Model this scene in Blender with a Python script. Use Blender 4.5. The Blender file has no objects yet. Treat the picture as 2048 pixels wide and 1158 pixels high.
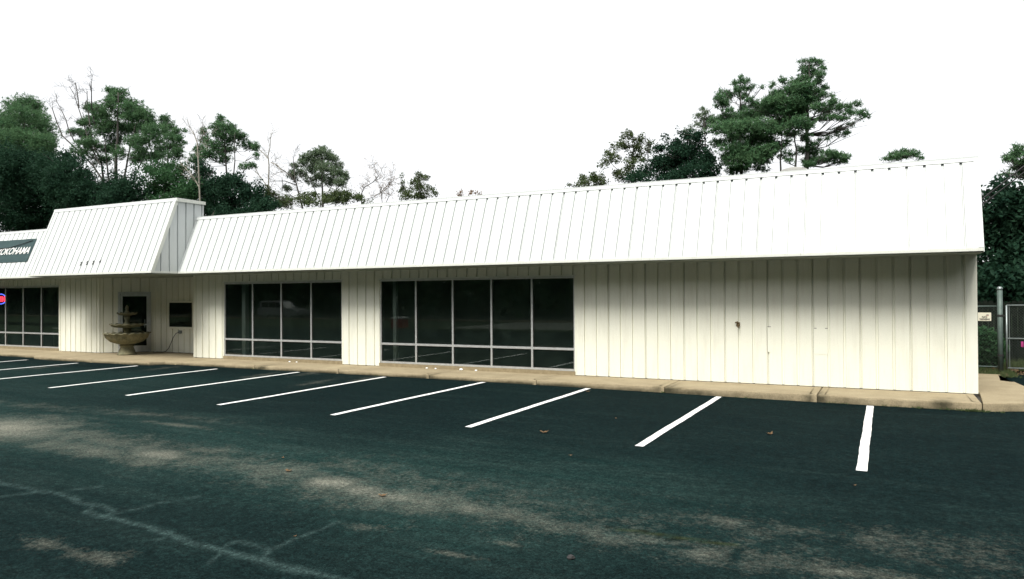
import bpy, bmesh, math, random
import numpy as np
from mathutils import Vector, Matrix

random.seed(7); rng = np.random.default_rng(11)
sc = bpy.context.scene
COL = sc.collection
FT = 0.3048

# ------------------------------------------------------------------ camera
F_PX = 1467.83; CAM_H = 1.9757
YAW, PITCH, ROLL = 0.47215, 0.008414, -0.006271
def cam_axes():
    cy, sy = math.cos(YAW), math.sin(YAW)
    fw = np.array([-sy*math.cos(PITCH), cy*math.cos(PITCH), math.sin(PITCH)])
    r0 = np.array([cy, sy, 0.0]); u0 = np.cross(r0, fw)
    r = math.cos(ROLL)*r0 + math.sin(ROLL)*u0
    u = -math.sin(ROLL)*r0 + math.cos(ROLL)*u0
    return r, u, fw
R_, U_, W_ = cam_axes()
cd = bpy.data.cameras.new('camera'); cam = bpy.data.objects.new('camera', cd); COL.objects.link(cam)
cd.sensor_width = 36.0; cd.lens = 36.0*F_PX/2048.0; cd.clip_end = 3000.0; cd.clip_start = 0.05
M = Matrix.Identity(4)
for i in range(3):
    M[i][0], M[i][1], M[i][2] = R_[i], U_[i], -W_[i]
M[2][3] = CAM_H
cam.matrix_world = M
sc.camera = cam

# ------------------------------------------------------------------ sky, sun, exposure
SUN_EL, SUN_AZ = math.radians(52), math.atan2(0.02, -1.0)     # high behind the photographer
wd = bpy.data.worlds.new('World'); sc.world = wd; wd.use_nodes = True
nt = wd.node_tree; bg = nt.nodes['Background']
sky = nt.nodes.new('ShaderNodeTexSky'); sky.sky_type = 'NISHITA'; sky.sun_disc = False
sky.sun_elevation = SUN_EL; sky.sun_rotation = SUN_AZ; sky.air_density = 1.0; sky.dust_density = 4.0; sky.ozone_density = 1.0
hs = nt.nodes.new('ShaderNodeHueSaturation'); hs.inputs['Saturation'].default_value = 0.12
mx = nt.nodes.new('ShaderNodeMix'); mx.data_type = 'RGBA'; mx.inputs[0].default_value = 0.55
mx.inputs[7].default_value = (7.0, 7.1, 7.2, 1)                 # the even white of a closed cloud deck
nt.links.new(sky.outputs[0], hs.inputs['Color']); nt.links.new(hs.outputs[0], mx.inputs[6])
nt.links.new(mx.outputs[2], bg.inputs[0]); bg.inputs[1].default_value = 0.066
sl = bpy.data.lights.new('sun', 'SUN'); sl.energy = 1.5; sl.angle = math.radians(24); sl.color = (1.0, 0.96, 0.88)
so = bpy.data.objects.new('sun', sl); COL.objects.link(so)
sd = Vector((math.sin(SUN_AZ)*math.cos(SUN_EL), math.cos(SUN_AZ)*math.cos(SUN_EL), math.sin(SUN_EL)))
so.rotation_euler = sd.to_track_quat('Z', 'Y').to_euler(); so.location = (-10, -20, 30)
sc.view_settings.view_transform = 'Standard'; sc.view_settings.look = 'None'
sc.view_settings.gamma = 1.0; sc.view_settings.exposure = 1.6
sc.cycles.max_bounces = 8; sc.cycles.transparent_max_bounces = 12

# ------------------------------------------------------------------ helpers
def at(px, py, Y):
    """world point seen at photo pixel (px, py) when it stands at depth Y"""
    d = W_ + (px-1024.0)/F_PX*R_ + (579.0-py)/F_PX*U_
    return np.array([0, 0, CAM_H]) + d*(Y/d[1])
def on_z(px, py, Z):
    d = W_ + (px-1024.0)/F_PX*R_ + (579.0-py)/F_PX*U_
    return np.array([0, 0, CAM_H]) + d*((Z-CAM_H)/d[2])
def mpp(P):                                                     # metres per photo pixel at P
    return float((np.asarray(P)-np.array([0, 0, CAM_H])) @ W_)/F_PX
def sstep(a, b, x):
    t = np.clip((np.asarray(x, float)-a)/(b-a), 0, 1); return t*t*(3-2*t)
def gz(x):                                                      # height of the asphalt (the walk is z = 0)
    return -0.15 + 0.05*(1-sstep(-10.0, 0.5, x))

class MB:
    def __init__(s): s.v = []; s.f = []
    def quad(s, a, b, c, d):
        n = len(s.v); s.v += [tuple(a), tuple(b), tuple(c), tuple(d)]; s.f.append((n, n+1, n+2, n+3))
    def box(s, x0, x1, y0, y1, z0, z1):
        n = len(s.v)
        s.v += [(x0,y0,z0),(x1,y0,z0),(x1,y1,z0),(x0,y1,z0),(x0,y0,z1),(x1,y0,z1),(x1,y1,z1),(x0,y1,z1)]
        for q in ((0,3,2,1),(4,5,6,7),(0,1,5,4),(1,2,6,5),(2,3,7,6),(3,0,4,7)): s.f.append(tuple(n+i for i in q))
    def prism(s, poly, vec):
        """closed polygon (list of 3-vectors) swept by vec"""
        n = len(s.v); k = len(poly); vec = np.asarray(vec, float)
        s.v += [tuple(p) for p in poly] + [tuple(np.asarray(p, float)+vec) for p in poly]
        s.f.append(tuple(range(n+k-1, n-1, -1))); s.f.append(tuple(range(n+k, n+2*k)))
        for i in range(k): j = (i+1) % k; s.f.append((n+i, n+j, n+k+j, n+k+i))
    def tube(s, pts, rad, sides=6, cap=True):
        pts = [np.asarray(p, float) for p in pts]
        if np.isscalar(rad): rad = [rad]*len(pts)
        n0 = len(s.v); ref = np.array([0.31, 0.77, 0.55])
        for i, p in enumerate(pts):
            t = pts[min(i+1, len(pts)-1)]-pts[max(i-1, 0)]; t = t/(np.linalg.norm(t)+1e-9)
            a = np.cross(t, ref); a /= np.linalg.norm(a)+1e-9; b = np.cross(t, a)
            for k in range(sides):
                th = 2*math.pi*k/sides; s.v.append(tuple(p+rad[i]*(math.cos(th)*a+math.sin(th)*b)))
        for i in range(len(pts)-1):
            for k in range(sides):
                k2 = (k+1) % sides; s.f.append((n0+i*sides+k, n0+i*sides+k2, n0+(i+1)*sides+k2, n0+(i+1)*sides+k))
        if cap:
            s.f.append(tuple(n0+k for k in range(sides-1, -1, -1)))
            e = n0+(len(pts)-1)*sides; s.f.append(tuple(e+k for k in range(sides)))
    def lathe(s, prof, seg=32, wob=None):
        n0 = len(s.v)
        for j, (r, z) in enumerate(prof):
            for k in range(seg):
                th = 2*math.pi*k/seg; rr, zz = (r, z) if wob is None else wob(j, th, r, z)
                s.v.append((rr*math.cos(th), rr*math.sin(th), zz))
        for j in range(len(prof)-1):
            for k in range(seg):
                k2 = (k+1) % seg; s.f.append((n0+j*seg+k, n0+j*seg+k2, n0+(j+1)*seg+k2, n0+(j+1)*seg+k))
        s.f.append(tuple(n0+k for k in range(seg-1, -1, -1)))
        e = n0+(len(prof)-1)*seg; s.f.append(tuple(e+k for k in range(seg)))
    def build(s, name, mat, parent=None, smooth=False, bevel=0.0):
        me = bpy.data.meshes.new(name); me.from_pydata([tuple(map(float, v)) for v in s.v], [], s.f); me.update()
        if bevel > 0:
            bm = bmesh.new(); bm.from_mesh(me)
            bmesh.ops.bevel(bm, geom=bm.edges[:], offset=bevel, segments=2, affect='EDGES', profile=0.6)
            bm.to_mesh(me); bm.free()
        o = bpy.data.objects.new(name, me); COL.objects.link(o)
        if mat: me.materials.append(mat)
        if smooth: me.polygons.foreach_set('use_smooth', [True]*len(me.polygons))
        if parent: o.parent = parent; o.matrix_parent_inverse = Matrix.Identity(4)
        return o
def tag(o, label=None, cat=None, group=None, kind=None):
    if label: o['label'] = label
    if cat: o['category'] = cat
    if group: o['group'] = group
    if kind: o['kind'] = kind
    return o
def empty(name, loc=(0, 0, 0), label=None, cat=None, group=None, kind=None):
    o = bpy.data.objects.new(name, None); COL.objects.link(o); o.location = loc; o.empty_display_size = 0.2
    return tag(o, label, cat, group, kind)
def local(o, parent):
    """vertices were written in world space: shift them under a moved parent"""
    o.parent = parent; o.location = -Vector(parent.location); return o
def text_mesh(name, body, size, mat, parent, M4, shear=0.0, extrude=0.002, align='LEFT', bold=0.0, sx=1.0, spacing=1.0):
    cu = bpy.data.curves.new(name, 'FONT'); cu.body = body; cu.size = size; cu.shear = shear; cu.extrude = extrude
    cu.align_x = align; cu.offset = bold; cu.resolution_u = 3; cu.space_character = spacing
    t = bpy.data.objects.new(name, cu); COL.objects.link(t)
    dg = bpy.context.evaluated_depsgraph_get()
    me = bpy.data.meshes.new_from_object(t.evaluated_get(dg))
    bpy.data.objects.remove(t); bpy.data.curves.remove(cu)
    me.transform(M4 @ Matrix.Diagonal((sx, 1, 1, 1))); me.name = name
    me.materials.clear(); me.materials.append(mat)
    o = bpy.data.objects.new(name, me); COL.objects.link(o)
    if parent: o.parent = parent
    return o

# ------------------------------------------------------------------ materials
def new_mat(name):
    m = bpy.data.materials.new(name); m.use_nodes = True
    return m, m.node_tree, m.node_tree.nodes['Principled BSDF']
def noise(t, scale, detail=4, rough=0.6, coord='Object', vec=None):
    n = t.nodes.new('ShaderNodeTexNoise'); n.inputs['Scale'].default_value = scale
    n.inputs['Detail'].default_value = detail; n.inputs['Roughness'].default_value = rough
    if vec is None:
        c = t.nodes.new('ShaderNodeTexCoord'); vec = c.outputs[coord]
    t.links.new(vec, n.inputs['Vector']); return n.outputs['Fac']
def ramp(t, fac, stops):
    r = t.nodes.new('ShaderNodeValToRGB'); t.links.new(fac, r.inputs[0])
    e = r.color_ramp.elements
    while len(e) < len(stops): e.new(0.5)
    for i, (p, c) in enumerate(stops):
        e[i].position = p; e[i].color = (*c, 1) if len(c) == 3 else c
    return r.outputs[0]
def mixc(t, fac, a, b, mode='MIX'):
    m = t.nodes.new('ShaderNodeMix'); m.data_type = 'RGBA'; m.blend_type = mode
    for sock, val in ((m.inputs[0], fac), (m.inputs[6], a), (m.inputs[7], b)):
        if hasattr(val, 'is_linked') or isinstance(val, bpy.types.NodeSocket): t.links.new(val, sock)
        elif isinstance(val, (tuple, list)): sock.default_value = (*val, 1) if len(val) == 3 else val
        else: sock.default_value = val
    return m.outputs[2]
def mathn(t, op, a, b=0.0):
    m = t.nodes.new('ShaderNodeMath'); m.operation = op
    for i, val in enumerate((a, b)):
        if isinstance(val, bpy.types.NodeSocket): t.links.new(val, m.inputs[i])
        else: m.inputs[i].default_value = val
    return m.outputs[0]
def bump(t, bsdf, h, strength=0.3, dist=0.01):
    b = t.nodes.new('ShaderNodeBump'); b.inputs['Strength'].default_value = strength; b.inputs['Distance'].default_value = dist
    t.links.new(h, b.inputs['Height']); t.links.new(b.outputs[0], bsdf.inputs['Normal'])
def simple(name, c1, c2, scale=4.0, rough=0.6, metal=0.0, spec=0.5, bmp=0.0, detail=5):
    m, t, b = new_mat(name)
    n = noise(t, scale, detail)
    t.links.new(ramp(t, n, [(0.3, c1), (0.7, c2)]), b.inputs['Base Color'])
    b.inputs['Roughness'].default_value = rough; b.inputs['Metallic'].default_value = metal
    b.inputs['Specular IOR Level'].default_value = spec
    if bmp: bump(t, b, noise(t, scale*6, 4), bmp)
    return m

def painted_steel(name, base, dirt):
    m, t, b = new_mat(name)
    c = t.nodes.new('ShaderNodeTexCoord'); mp = t.nodes.new('ShaderNodeMapping')
    mp.inputs['Scale'].default_value = (5.0, 5.0, 0.5); t.links.new(c.outputs['Object'], mp.inputs['Vector'])
    st = noise(t, 1.6, 5, 0.65, vec=mp.outputs[0])
    col = mixc(t, ramp(t, st, [(0.5, (0, 0, 0)), (0.85, (0.5, 0.5, 0.5))]), base, dirt)
    fine = noise(t, 60, 3, 0.7)
    col = mixc(t, 0.10, col, ramp(t, fine, [(0.35, (0.35, 0.35, 0.33)), (0.65, (1, 1, 1))]), 'MULTIPLY')
    t.links.new(col, b.inputs['Base Color'])
    b.inputs['Roughness'].default_value = 0.48; b.inputs['Specular IOR Level'].default_value = 0.35
    bump(t, b, noise(t, 2.2, 2, 0.4), 0.12, 0.01)
    return m
MAT_WALL = painted_steel('wall_steel', (0.785, 0.79, 0.69), (0.56, 0.54, 0.44))
MAT_ROOF = painted_steel('roof_steel', (0.575, 0.605, 0.60), (0.47, 0.49, 0.47))
MAT_TRIM = painted_steel('trim_steel', (0.70, 0.72, 0.66), (0.50, 0.50, 0.44))
MAT_CORE = simple('wall_core', (0.10, 0.10, 0.09), (0.14, 0.13, 0.12), 3, 0.9)
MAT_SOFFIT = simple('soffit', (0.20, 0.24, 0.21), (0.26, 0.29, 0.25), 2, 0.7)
MAT_ALU = simple('aluminium', (0.50, 0.52, 0.52), (0.62, 0.64, 0.64), 9, 0.42, 0.55)
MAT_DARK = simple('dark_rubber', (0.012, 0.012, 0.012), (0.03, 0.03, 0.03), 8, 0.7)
MAT_INT = simple('interior_paint', (0.34, 0.40, 0.33), (0.42, 0.47, 0.39), 1.2, 0.8)
MAT_CARPET = simple('carpet', (0.10, 0.13, 0.10), (0.15, 0.18, 0.14), 12, 0.95)
MAT_WHITE = simple('white_paint', (0.72, 0.72, 0.70), (0.8, 0.8, 0.78), 5, 0.5)
MAT_BLACK = simple('black_paint', (0.012, 0.012, 0.012), (0.02, 0.02, 0.02), 5, 0.5)
MAT_DECK = simple('roof_membrane', (0.20, 0.20, 0.19), (0.30, 0.30, 0.28), 1.5, 0.9)
MAT_GALV = simple('galvanised_steel', (0.22, 0.26, 0.26), (0.33, 0.37, 0.37), 14, 0.45, 0.6)
MAT_WIRE = simple('dull_wire', (0.03, 0.04, 0.038), (0.06, 0.07, 0.065), 9, 0.7)
MAT_GPOST = simple('weathered_post', (0.07, 0.105, 0.095), (0.115, 0.155, 0.14), 7, 0.6, 0.2)

def glass_mat():
    m, t, b = new_mat('window_glass'); t.nodes.remove(b)
    fr = t.nodes.new('ShaderNodeFresnel'); fr.inputs['IOR'].default_value = 1.62
    tr = t.nodes.new('ShaderNodeBsdfTransparent'); tr.inputs[0].default_value = (0.62, 0.70, 0.65, 1)
    gl = t.nodes.new('ShaderNodeBsdfGlossy'); gl.inputs['Roughness'].default_value = 0.012; gl.inputs['Color'].default_value = (0.92, 1, 0.97, 1)
    ms = t.nodes.new('ShaderNodeMixShader'); t.links.new(fr.outputs[0], ms.inputs[0])
    t.links.new(tr.outputs[0], ms.inputs[1]); t.links.new(gl.outputs[0], ms.inputs[2])
    bp = t.nodes.new('ShaderNodeBump'); bp.inputs['Strength'].default_value = 0.02; bp.inputs['Distance'].default_value = 0.02
    t.links.new(noise(t, 0.9, 2), bp.inputs['Height']); t.links.new(bp.outputs[0], gl.inputs['Normal'])
    # faint haze put into the glass colour to lighten the dark panes
    df = t.nodes.new('ShaderNodeBsdfDiffuse'); df.inputs[0].default_value = (0.26, 0.40, 0.33, 1)
    m2 = t.nodes.new('ShaderNodeMixShader'); t.links.new(ramp(t, noise(t, 2.5, 5, 0.65), [(0.3, (0.010, 0.010, 0.010)), (0.7, (0.034, 0.034, 0.034))]), m2.inputs[0])
    t.links.new(ms.outputs[0], m2.inputs[1]); t.links.new(df.outputs[0], m2.inputs[2])
    t.links.new(m2.outputs[0], t.nodes['Material Output'].inputs[0]); return m
MAT_GLASS = glass_mat()

def asphalt_mat():
    m, t, b = new_mat('asphalt')
    def attr(n):
        a = t.nodes.new('ShaderNodeAttribute'); a.attribute_name = n; return a.outputs['Fac']
    co = t.nodes.new('ShaderNodeTexCoord')
    big = noise(t, 0.35, 5, 0.6); mid = noise(t, 3.0, 6, 0.7); fine = noise(t, 70, 3, 0.8); agg = noise(t, 22, 4, 0.75)
    mp = t.nodes.new('ShaderNodeMapping'); mp.inputs['Scale'].default_value = (0.35, 2.2, 1); t.links.new(co.outputs['Object'], mp.inputs['Vector'])
    streak = noise(t, 1.2, 6, 0.7, vec=mp.outputs[0])
    base = ramp(t, big, [(0.3, (0.0034, 0.0100, 0.0108)), (0.7, (0.0055, 0.0140, 0.0142))])
    base = mixc(t, ramp(t, streak, [(0.52, (0, 0, 0)), (0.78, (0.45, 0.45, 0.45))]), base, (0.015, 0.030, 0.028))
    base = mixc(t, attr('old_vignette'), base, ramp(t, streak, [(0.35, (0.0075, 0.0240, 0.0225)), (0.7, (0.0190, 0.0390, 0.0360))]))
    mot = noise(t, 9.0, 6, 0.75)
    base = mixc(t, 0.85, base, ramp(t, mot, [(0.30, (0.55, 0.55, 0.55)), (0.5, (0.95, 0.95, 0.95)), (0.72, (1.75, 1.7, 1.65))]), 'MULTIPLY')
    # pale patches, their edges broken up by noise
    w = mathn(t, 'ADD', attr('pale_patch'), mathn(t, 'MULTIPLY', mathn(t, 'SUBTRACT', mid, 0.5), 0.9))
    w = mathn(t, 'ADD', w, mathn(t, 'MULTIPLY', mathn(t, 'SUBTRACT', agg, 0.5), 0.8))
    w = mathn(t, 'MULTIPLY', w, mathn(t, 'GREATER_THAN', attr('pale_patch'), 0.01))
    col = mixc(t, ramp(t, w, [(0.12, (0, 0, 0)), (0.55, (0.40, 0.40, 0.40)), (1.0, (0.95, 0.95, 0.95))]), base, (0.170, 0.172, 0.142))
    sl_ = mathn(t, 'MULTIPLY', attr('seal'), ramp(t, mot, [(0.32, (0.25, 0.25, 0.25)), (0.62, (1.3, 1.3, 1.3))]))
    col = mixc(t, mathn(t, 'MINIMUM', sl_, 0.8), col, (0.060, 0.100, 0.097))
    col = mixc(t, attr('crack'), col, (0.004, 0.007, 0.005))
    col = mixc(t, attr('moss'), col, (0.05, 0.065, 0.025))
    spk = ramp(t, fine, [(0.36, (0.45, 0.45, 0.45)), (0.52, (1, 1, 1)), (0.72, (1.9, 1.9, 1.85))])
    col = mixc(t, 0.8, col, spk, 'MULTIPLY')
    col = mixc(t, 0.6, col, ramp(t, noise(t, 30, 2, 0.8), [(0.34, (0.45, 0.45, 0.45)), (0.5, (0.95, 0.95, 0.95)), (0.68, (1.9, 1.85, 1.8))]), 'MULTIPLY')
    t.links.new(col, b.inputs['Base Color'])
    b.inputs['Roughness'].default_value = 0.95; b.inputs['Specular IOR Level'].default_value = 0.03
    bump(t, b, mathn(t, 'ADD', fine, mathn(t, 'MULTIPLY', agg, 0.6)), 0.55, 0.012)
    return m
MAT_ASPHALT = asphalt_mat()

def concrete_mat():
    m, t, b = new_mat('sidewalk_concrete')
    a = t.nodes.new('ShaderNodeAttribute'); a.attribute_name = 'stain'
    n1 = noise(t, 1.4, 6, 0.65); n2 = noise(t, 45, 4, 0.75); n3 = noise(t, 7, 5, 0.7)
    col = ramp(t, n1, [(0.3, (0.27, 0.222, 0.140)), (0.7, (0.38, 0.320, 0.210))])
    col = mixc(t, 0.55, col, ramp(t, n2, [(0.35, (0.55, 0.55, 0.55)), (0.6, (1.1, 1.1, 1.1))]), 'MULTIPLY')
    s = mathn(t, 'ADD', a.outputs['Fac'], mathn(t, 'MULTIPLY', mathn(t, 'SUBTRACT', n3, 0.5), 0.7))
    s = mathn(t, 'MULTIPLY', s, mathn(t, 'GREATER_THAN', a.outputs['Fac'], 0.02))
    col = mixc(t, ramp(t, s, [(0.15, (0, 0, 0)), (0.8, (1, 1, 1))]), col, (0.055, 0.05, 0.03))
    t.links.new(col, b.inputs['Base Color']); b.inputs['Roughness'].default_value = 0.9
    b.inputs['Specular IOR Level'].default_value = 0.2; bump(t, b, n2, 0.4, 0.006)
    return m
MAT_CONC = concrete_mat()
MAT_SILL = simple('sill_concrete', (0.20, 0.16, 0.095), (0.28, 0.23, 0.14), 9, 0.9, bmp=0.3)
MAT_BED = simple('gravel_bed', (0.03, 0.028, 0.022), (0.05, 0.045, 0.035), 20, 1.0)
def paint_mat():
    m, t, b = new_mat('line_paint')
    n = noise(t, 30, 5, 0.75); n2 = noise(t, 3, 4)
    col = ramp(t, n, [(0.33, (0.22, 0.23, 0.23)), (0.43, (0.78, 0.78, 0.77)), (0.8, (0.86, 0.86, 0.85))])
    col = mixc(t, 0.2, col, ramp(t, n2, [(0.3, (0.7, 0.7, 0.7)), (0.6, (1, 1, 1))]), 'MULTIPLY')
    t.links.new(col, b.inputs['Base Color']); b.inputs['Roughness'].default_value = 0.7; bump(t, b, n, 0.3, 0.004); return m
MAT_LINE = paint_mat()
MAT_GRASS = simple('grass_ground', (0.010, 0.024, 0.008), (0.024, 0.040, 0.014), 3.5, 0.95, spec=0.1, bmp=0.5)
MAT_LEAFLITTER = simple('leaf_litter', (0.05, 0.035, 0.018), (0.15, 0.10, 0.05), 18, 0.95, bmp=0.6)
def leaf_mat(name, c1, c2, scale=0.8, trans=0.30):
    m, t, b = new_mat(name)
    g = t.nodes.new('ShaderNodeNewGeometry')
    n = noise(t, scale, 3)
    f = mathn(t, 'ADD', mathn(t, 'MULTIPLY', n, 0.6), mathn(t, 'MULTIPLY', g.outputs['Random Per Island'], 0.4))
    t.links.new(ramp(t, f, [(0.25, c1), (0.75, c2)]), b.inputs['Base Color'])
    b.inputs['Roughness'].default_value = 0.7; b.inputs['Specular IOR Level'].default_value = 0.1
    tl = t.nodes.new('ShaderNodeBsdfTranslucent'); tl.inputs[0].default_value = (*[x*1.3 for x in c2], 1)
    ms = t.nodes.new('ShaderNodeMixShader'); ms.inputs[0].default_value = trans
    t.links.new(b.outputs[0], ms.inputs[1]); t.links.new(tl.outputs[0], ms.inputs[2])
    t.links.new(ms.outputs[0], t.nodes['Material Output'].inputs[0]); return m
MAT_PINE = leaf_mat('pine_needles', (0.036, 0.104, 0.046), (0.100, 0.180, 0.085))
MAT_PINE2 = leaf_mat('pine_needles_pale', (0.065, 0.115, 0.065), (0.145, 0.190, 0.115))
MAT_OAK = leaf_mat('broad_leaves', (0.016, 0.062, 0.026), (0.050, 0.112, 0.046))
MAT_THICKET = leaf_mat('thicket_leaves', (0.006, 0.026, 0.016), (0.022, 0.056, 0.030), 0.5)
MAT_OLIVE = leaf_mat('olive_leaves', (0.035, 0.065, 0.026), (0.090, 0.115, 0.048))
MAT_DRY = leaf_mat('dry_leaves', (0.12, 0.075, 0.04), (0.24, 0.16, 0.09))
MAT_BARK = simple('bark', (0.028, 0.027, 0.024), (0.065, 0.06, 0.052), 6, 0.95, bmp=0.5)
MAT_BARK2 = simple('pale_bark', (0.16, 0.15, 0.12), (0.28, 0.26, 0.22), 5, 0.95, bmp=0.4)
MAT_FENCE = simple('fence_wood', (0.005, 0.008, 0.006), (0.013, 0.017, 0.013), 5, 0.95, spec=0.05, bmp=0.4)
def stone_mat():
    m, t, b = new_mat('fountain_stone')
    n = noise(t, 6, 6, 0.7); n2 = noise(t, 30, 4)
    col = ramp(t, n, [(0.3, (0.085, 0.090, 0.055)), (0.5, (0.17, 0.165, 0.10)), (0.75, (0.29, 0.255, 0.15))])
    t.links.new(col, b.inputs['Base Color']); b.inputs['Roughness'].default_value = 0.9; bump(t, b, n2, 0.5, 0.01); return m
MAT_STONE = stone_mat()
def emit_mat(name, col, s):
    m, t, b = new_mat(name); b.inputs['Base Color'].default_value = (*col, 1)
    b.inputs['Emission Color'].default_value = (*col, 1); b.inputs['Emission Strength'].default_value = s; return m
MAT_NEON_R = emit_mat('neon_red', (1.0, 0.03, 0.05), 1.6)
MAT_NEON_B = emit_mat('neon_blue', (0.10, 0.16, 1.0), 1.2)
MAT_BANNER = simple('banner_cloth', (0.016, 0.042, 0.045), (0.026, 0.06, 0.06), 3, 0.75)

# ------------------------------------------------------------------ ground
def sheet(name, x0, x1, y0, y1, z, mat, nx=1, ny=1):
    m = MB()
    for i in range(nx):
        for j in range(ny):
            a, b = x0+(x1-x0)*i/nx, x0+(x1-x0)*(i+1)/nx; c, d = y0+(y1-y0)*j/ny, y0+(y1-y0)*(j+1)/ny
            m.quad((a, c, z), (b, c, z), (b, d, z), (a, d, z))
    return m.build(name, mat)
tag(sheet('ground', -900, 900, -900, 900, -0.30, MAT_GRASS), kind='structure')

def vnoise(x, y, s, seed):
    r = np.random.default_rng(seed); G = r.random((256, 256))
    def f(x, y):
        xi, yi = np.floor(x).astype(int), np.floor(y).astype(int); fx, fy = x-xi, y-yi
        fx, fy = fx*fx*(3-2*fx), fy*fy*(3-2*fy); g = lambda a, b: G[a % 256, b % 256]
        return (g(xi, yi)*(1-fx)+g(xi+1, yi)*fx)*(1-fy)+(g(xi, yi+1)*(1-fx)+g(xi+1, yi+1)*fx)*fy
    return 0.5*f(x*s, y*s)+0.3*f(x*s*2.1+7, y*s*2.1+3)+0.2*f(x*s*4.3+1, y*s*4.3+9)
def build_asphalt():
    R = [0.0]; r = 0.4
    while r < 46: R.append(r); r *= 1.0095
    R = np.array(R[1:])
    a0 = YAW+math.pi/2
    th = np.concatenate([np.linspace(-0.72, 0.72, 420), np.linspace(0.72, 2*math.pi-0.72, 90)[1:-1]])
    nt_, nr = len(th), len(R)
    X = (R[:, None]*np.cos(a0+th)[None, :]).ravel(); Y = (R[:, None]*np.sin(a0+th)[None, :]).ravel()
    Z = gz(X) + 0.02*(vnoise(X, Y, 0.25, 5)-0.5)*sstep(1.5, 4, 15.6-Y)
    V = np.stack([X, Y, Z], 1)
    V = np.vstack([V, [[0, 0, gz(0)]]])
    faces = []
    idx = np.arange(nr*nt_).reshape(nr, nt_)
    q = np.stack([idx[:-1], np.roll(idx[:-1], -1, 1), np.roll(idx[1:], -1, 1), idx[1:]], -1).reshape(-1, 4)[:, ::-1]
    faces = q.tolist() + [(nr*nt_, int(idx[0, k]), int(idx[0, (k+1) % nt_])) for k in range(nt_)]
    me = bpy.data.meshes.new('parking_lot'); me.from_pydata(V.tolist(), [], faces); me.update()
    me.polygons.foreach_set('use_smooth', [True]*len(me.polygons))
    x, y = V[:, 0], V[:, 1]
    # pale patches, laid out on the ground where the photograph shows them
    pale_patch = np.zeros(len(V))
    def blob(px, py, lx, ly, amp, ang=0.0):
        nonlocal pale_patch
        p = on_z(px, py, -0.12); s = mpp(p); dx, dy = x-p[0], y-p[1]
        c, s_ = math.cos(ang), math.sin(ang); u = (dx*c+dy*s_)/lx; v = (-dx*s_+dy*c)/ly
        pale_patch = np.maximum(pale_patch, amp*np.exp(-(u*u+v*v)))
    def track(pts, w, amp):
        nonlocal pale_patch
        P = np.array([on_z(a, b, -0.12)[:2] for a, b in pts]); best = np.full(len(V), 1e9)
        for a, b in zip(P[:-1], P[1:]):
            ab = b-a; t = np.clip(((x-a[0])*ab[0]+(y-a[1])*ab[1])/(ab@ab), 0, 1)
            best = np.minimum(best, np.hypot(x-a[0]-t*ab[0], y-a[1]-t*ab[1]))
        pale_patch = np.maximum(pale_patch, amp*np.exp(-(best/w)**2))
    track([(-60, 855), (150, 872), (250, 895), (380, 920), (520, 935), (640, 965), (760, 990), (860, 1002)], 0.55, 0.34)
    track([(930, 1008), (1100, 1045), (1300, 1080), (1500, 1110), (1680, 1135), (1800, 1158)], 0.30, 0.40)
    track([(700, 930), (900, 975), (1100, 1010), (1350, 1040), (1700, 1075), (2048, 1110)], 0.55, 0.22)
    blob(0, 858, 1.3, 0.9, 0.85); blob(60, 870, 1.2, 0.5, 0.55); blob(130, 893, 1.0, 0.35, 0.55); blob(195, 905, 0.7, 0.35, 0.55)
    blob(320, 912, 0.55, 0.30, 0.75); blob(290, 925, 0.5, 0.25, 0.5); blob(420, 905, 0.5, 0.3, 0.35); blob(500, 935, 0.6, 0.25, 0.45)
    blob(660, 965, 0.45, 0.30, 0.75); blob(720, 980, 0.35, 0.22, 0.75); blob(780, 992, 0.4, 0.2, 0.65); blob(845, 1003, 0.3, 0.14, 0.6)
    blob(950, 1015, 0.4, 0.2, 0.6); blob(1010, 1028, 0.3, 0.14, 0.5); blob(1300, 1078, 0.35, 0.14, 0.6); blob(1410, 1100, 0.3, 0.14, 0.65)
    blob(1680, 1138, 0.25, 0.10, 0.8); blob(1790, 1150, 0.25, 0.06, 0.6); blob(1450, 1035, 0.35, 0.16, 0.45); blob(1560, 1050, 0.3, 0.1, 0.3)
    blob(95, 1092, 0.30, 0.12, 0.36); blob(190, 1115, 0.35, 0.14, 0.40); blob(1010, 1082, 0.16, 0.05, 0.5); blob(910, 1105, 0.2, 0.05, 0.45)
    blob(720, 1050, 0.25, 0.10, 0.35); blob(360, 853, 1.0, 0.12, 0.42); blob(300, 830, 2.0, 0.25, 0.28); blob(80, 815, 2.5, 0.3, 0.22)
    for px_, py_ in ((620, 748), (520, 752), (740, 757), (330, 737), (180, 742), (640, 765), (90, 736)): blob(px_, py_, 0.22, 0.9, 0.34, 0.1)
    pale_patch *= (0.72+0.56*vnoise(x, y, 1.1, 21))*(1-.30*sstep(-4.5, -1.0, x))
    # the stalls were sealed last; the drive lane in front of them is older and greyer, with a painted vignette at the near and right corners
    old_vignette = (1-sstep(6.6, 10.4, y+0.10*x*0+1.6*(vnoise(x, y, .45, 41)-.5)+.9*(vnoise(x*.3, y*2.2, .9, 43)-.5)))*(0.55+0.9*vnoise(x*.4, y*1.4, .8, 47))*(1-.85*sstep(-4.5, 1.0, x))*(.14+.86*sstep(4.6, 6.6, y+.05*(x+4)*0+1.2*(vnoise(x, y, .6, 51)-.5)))
    old_vignette = np.clip(np.maximum(old_vignette, .9*sstep(-11, -17, x)*(1-sstep(12.5, 14.5, y))*.5), 0, 1)
    # sealed crack lines, faded to a pale blue grey
    seal = np.zeros(len(V)); crack = np.zeros(len(V)); moss = np.zeros(len(V))
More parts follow.
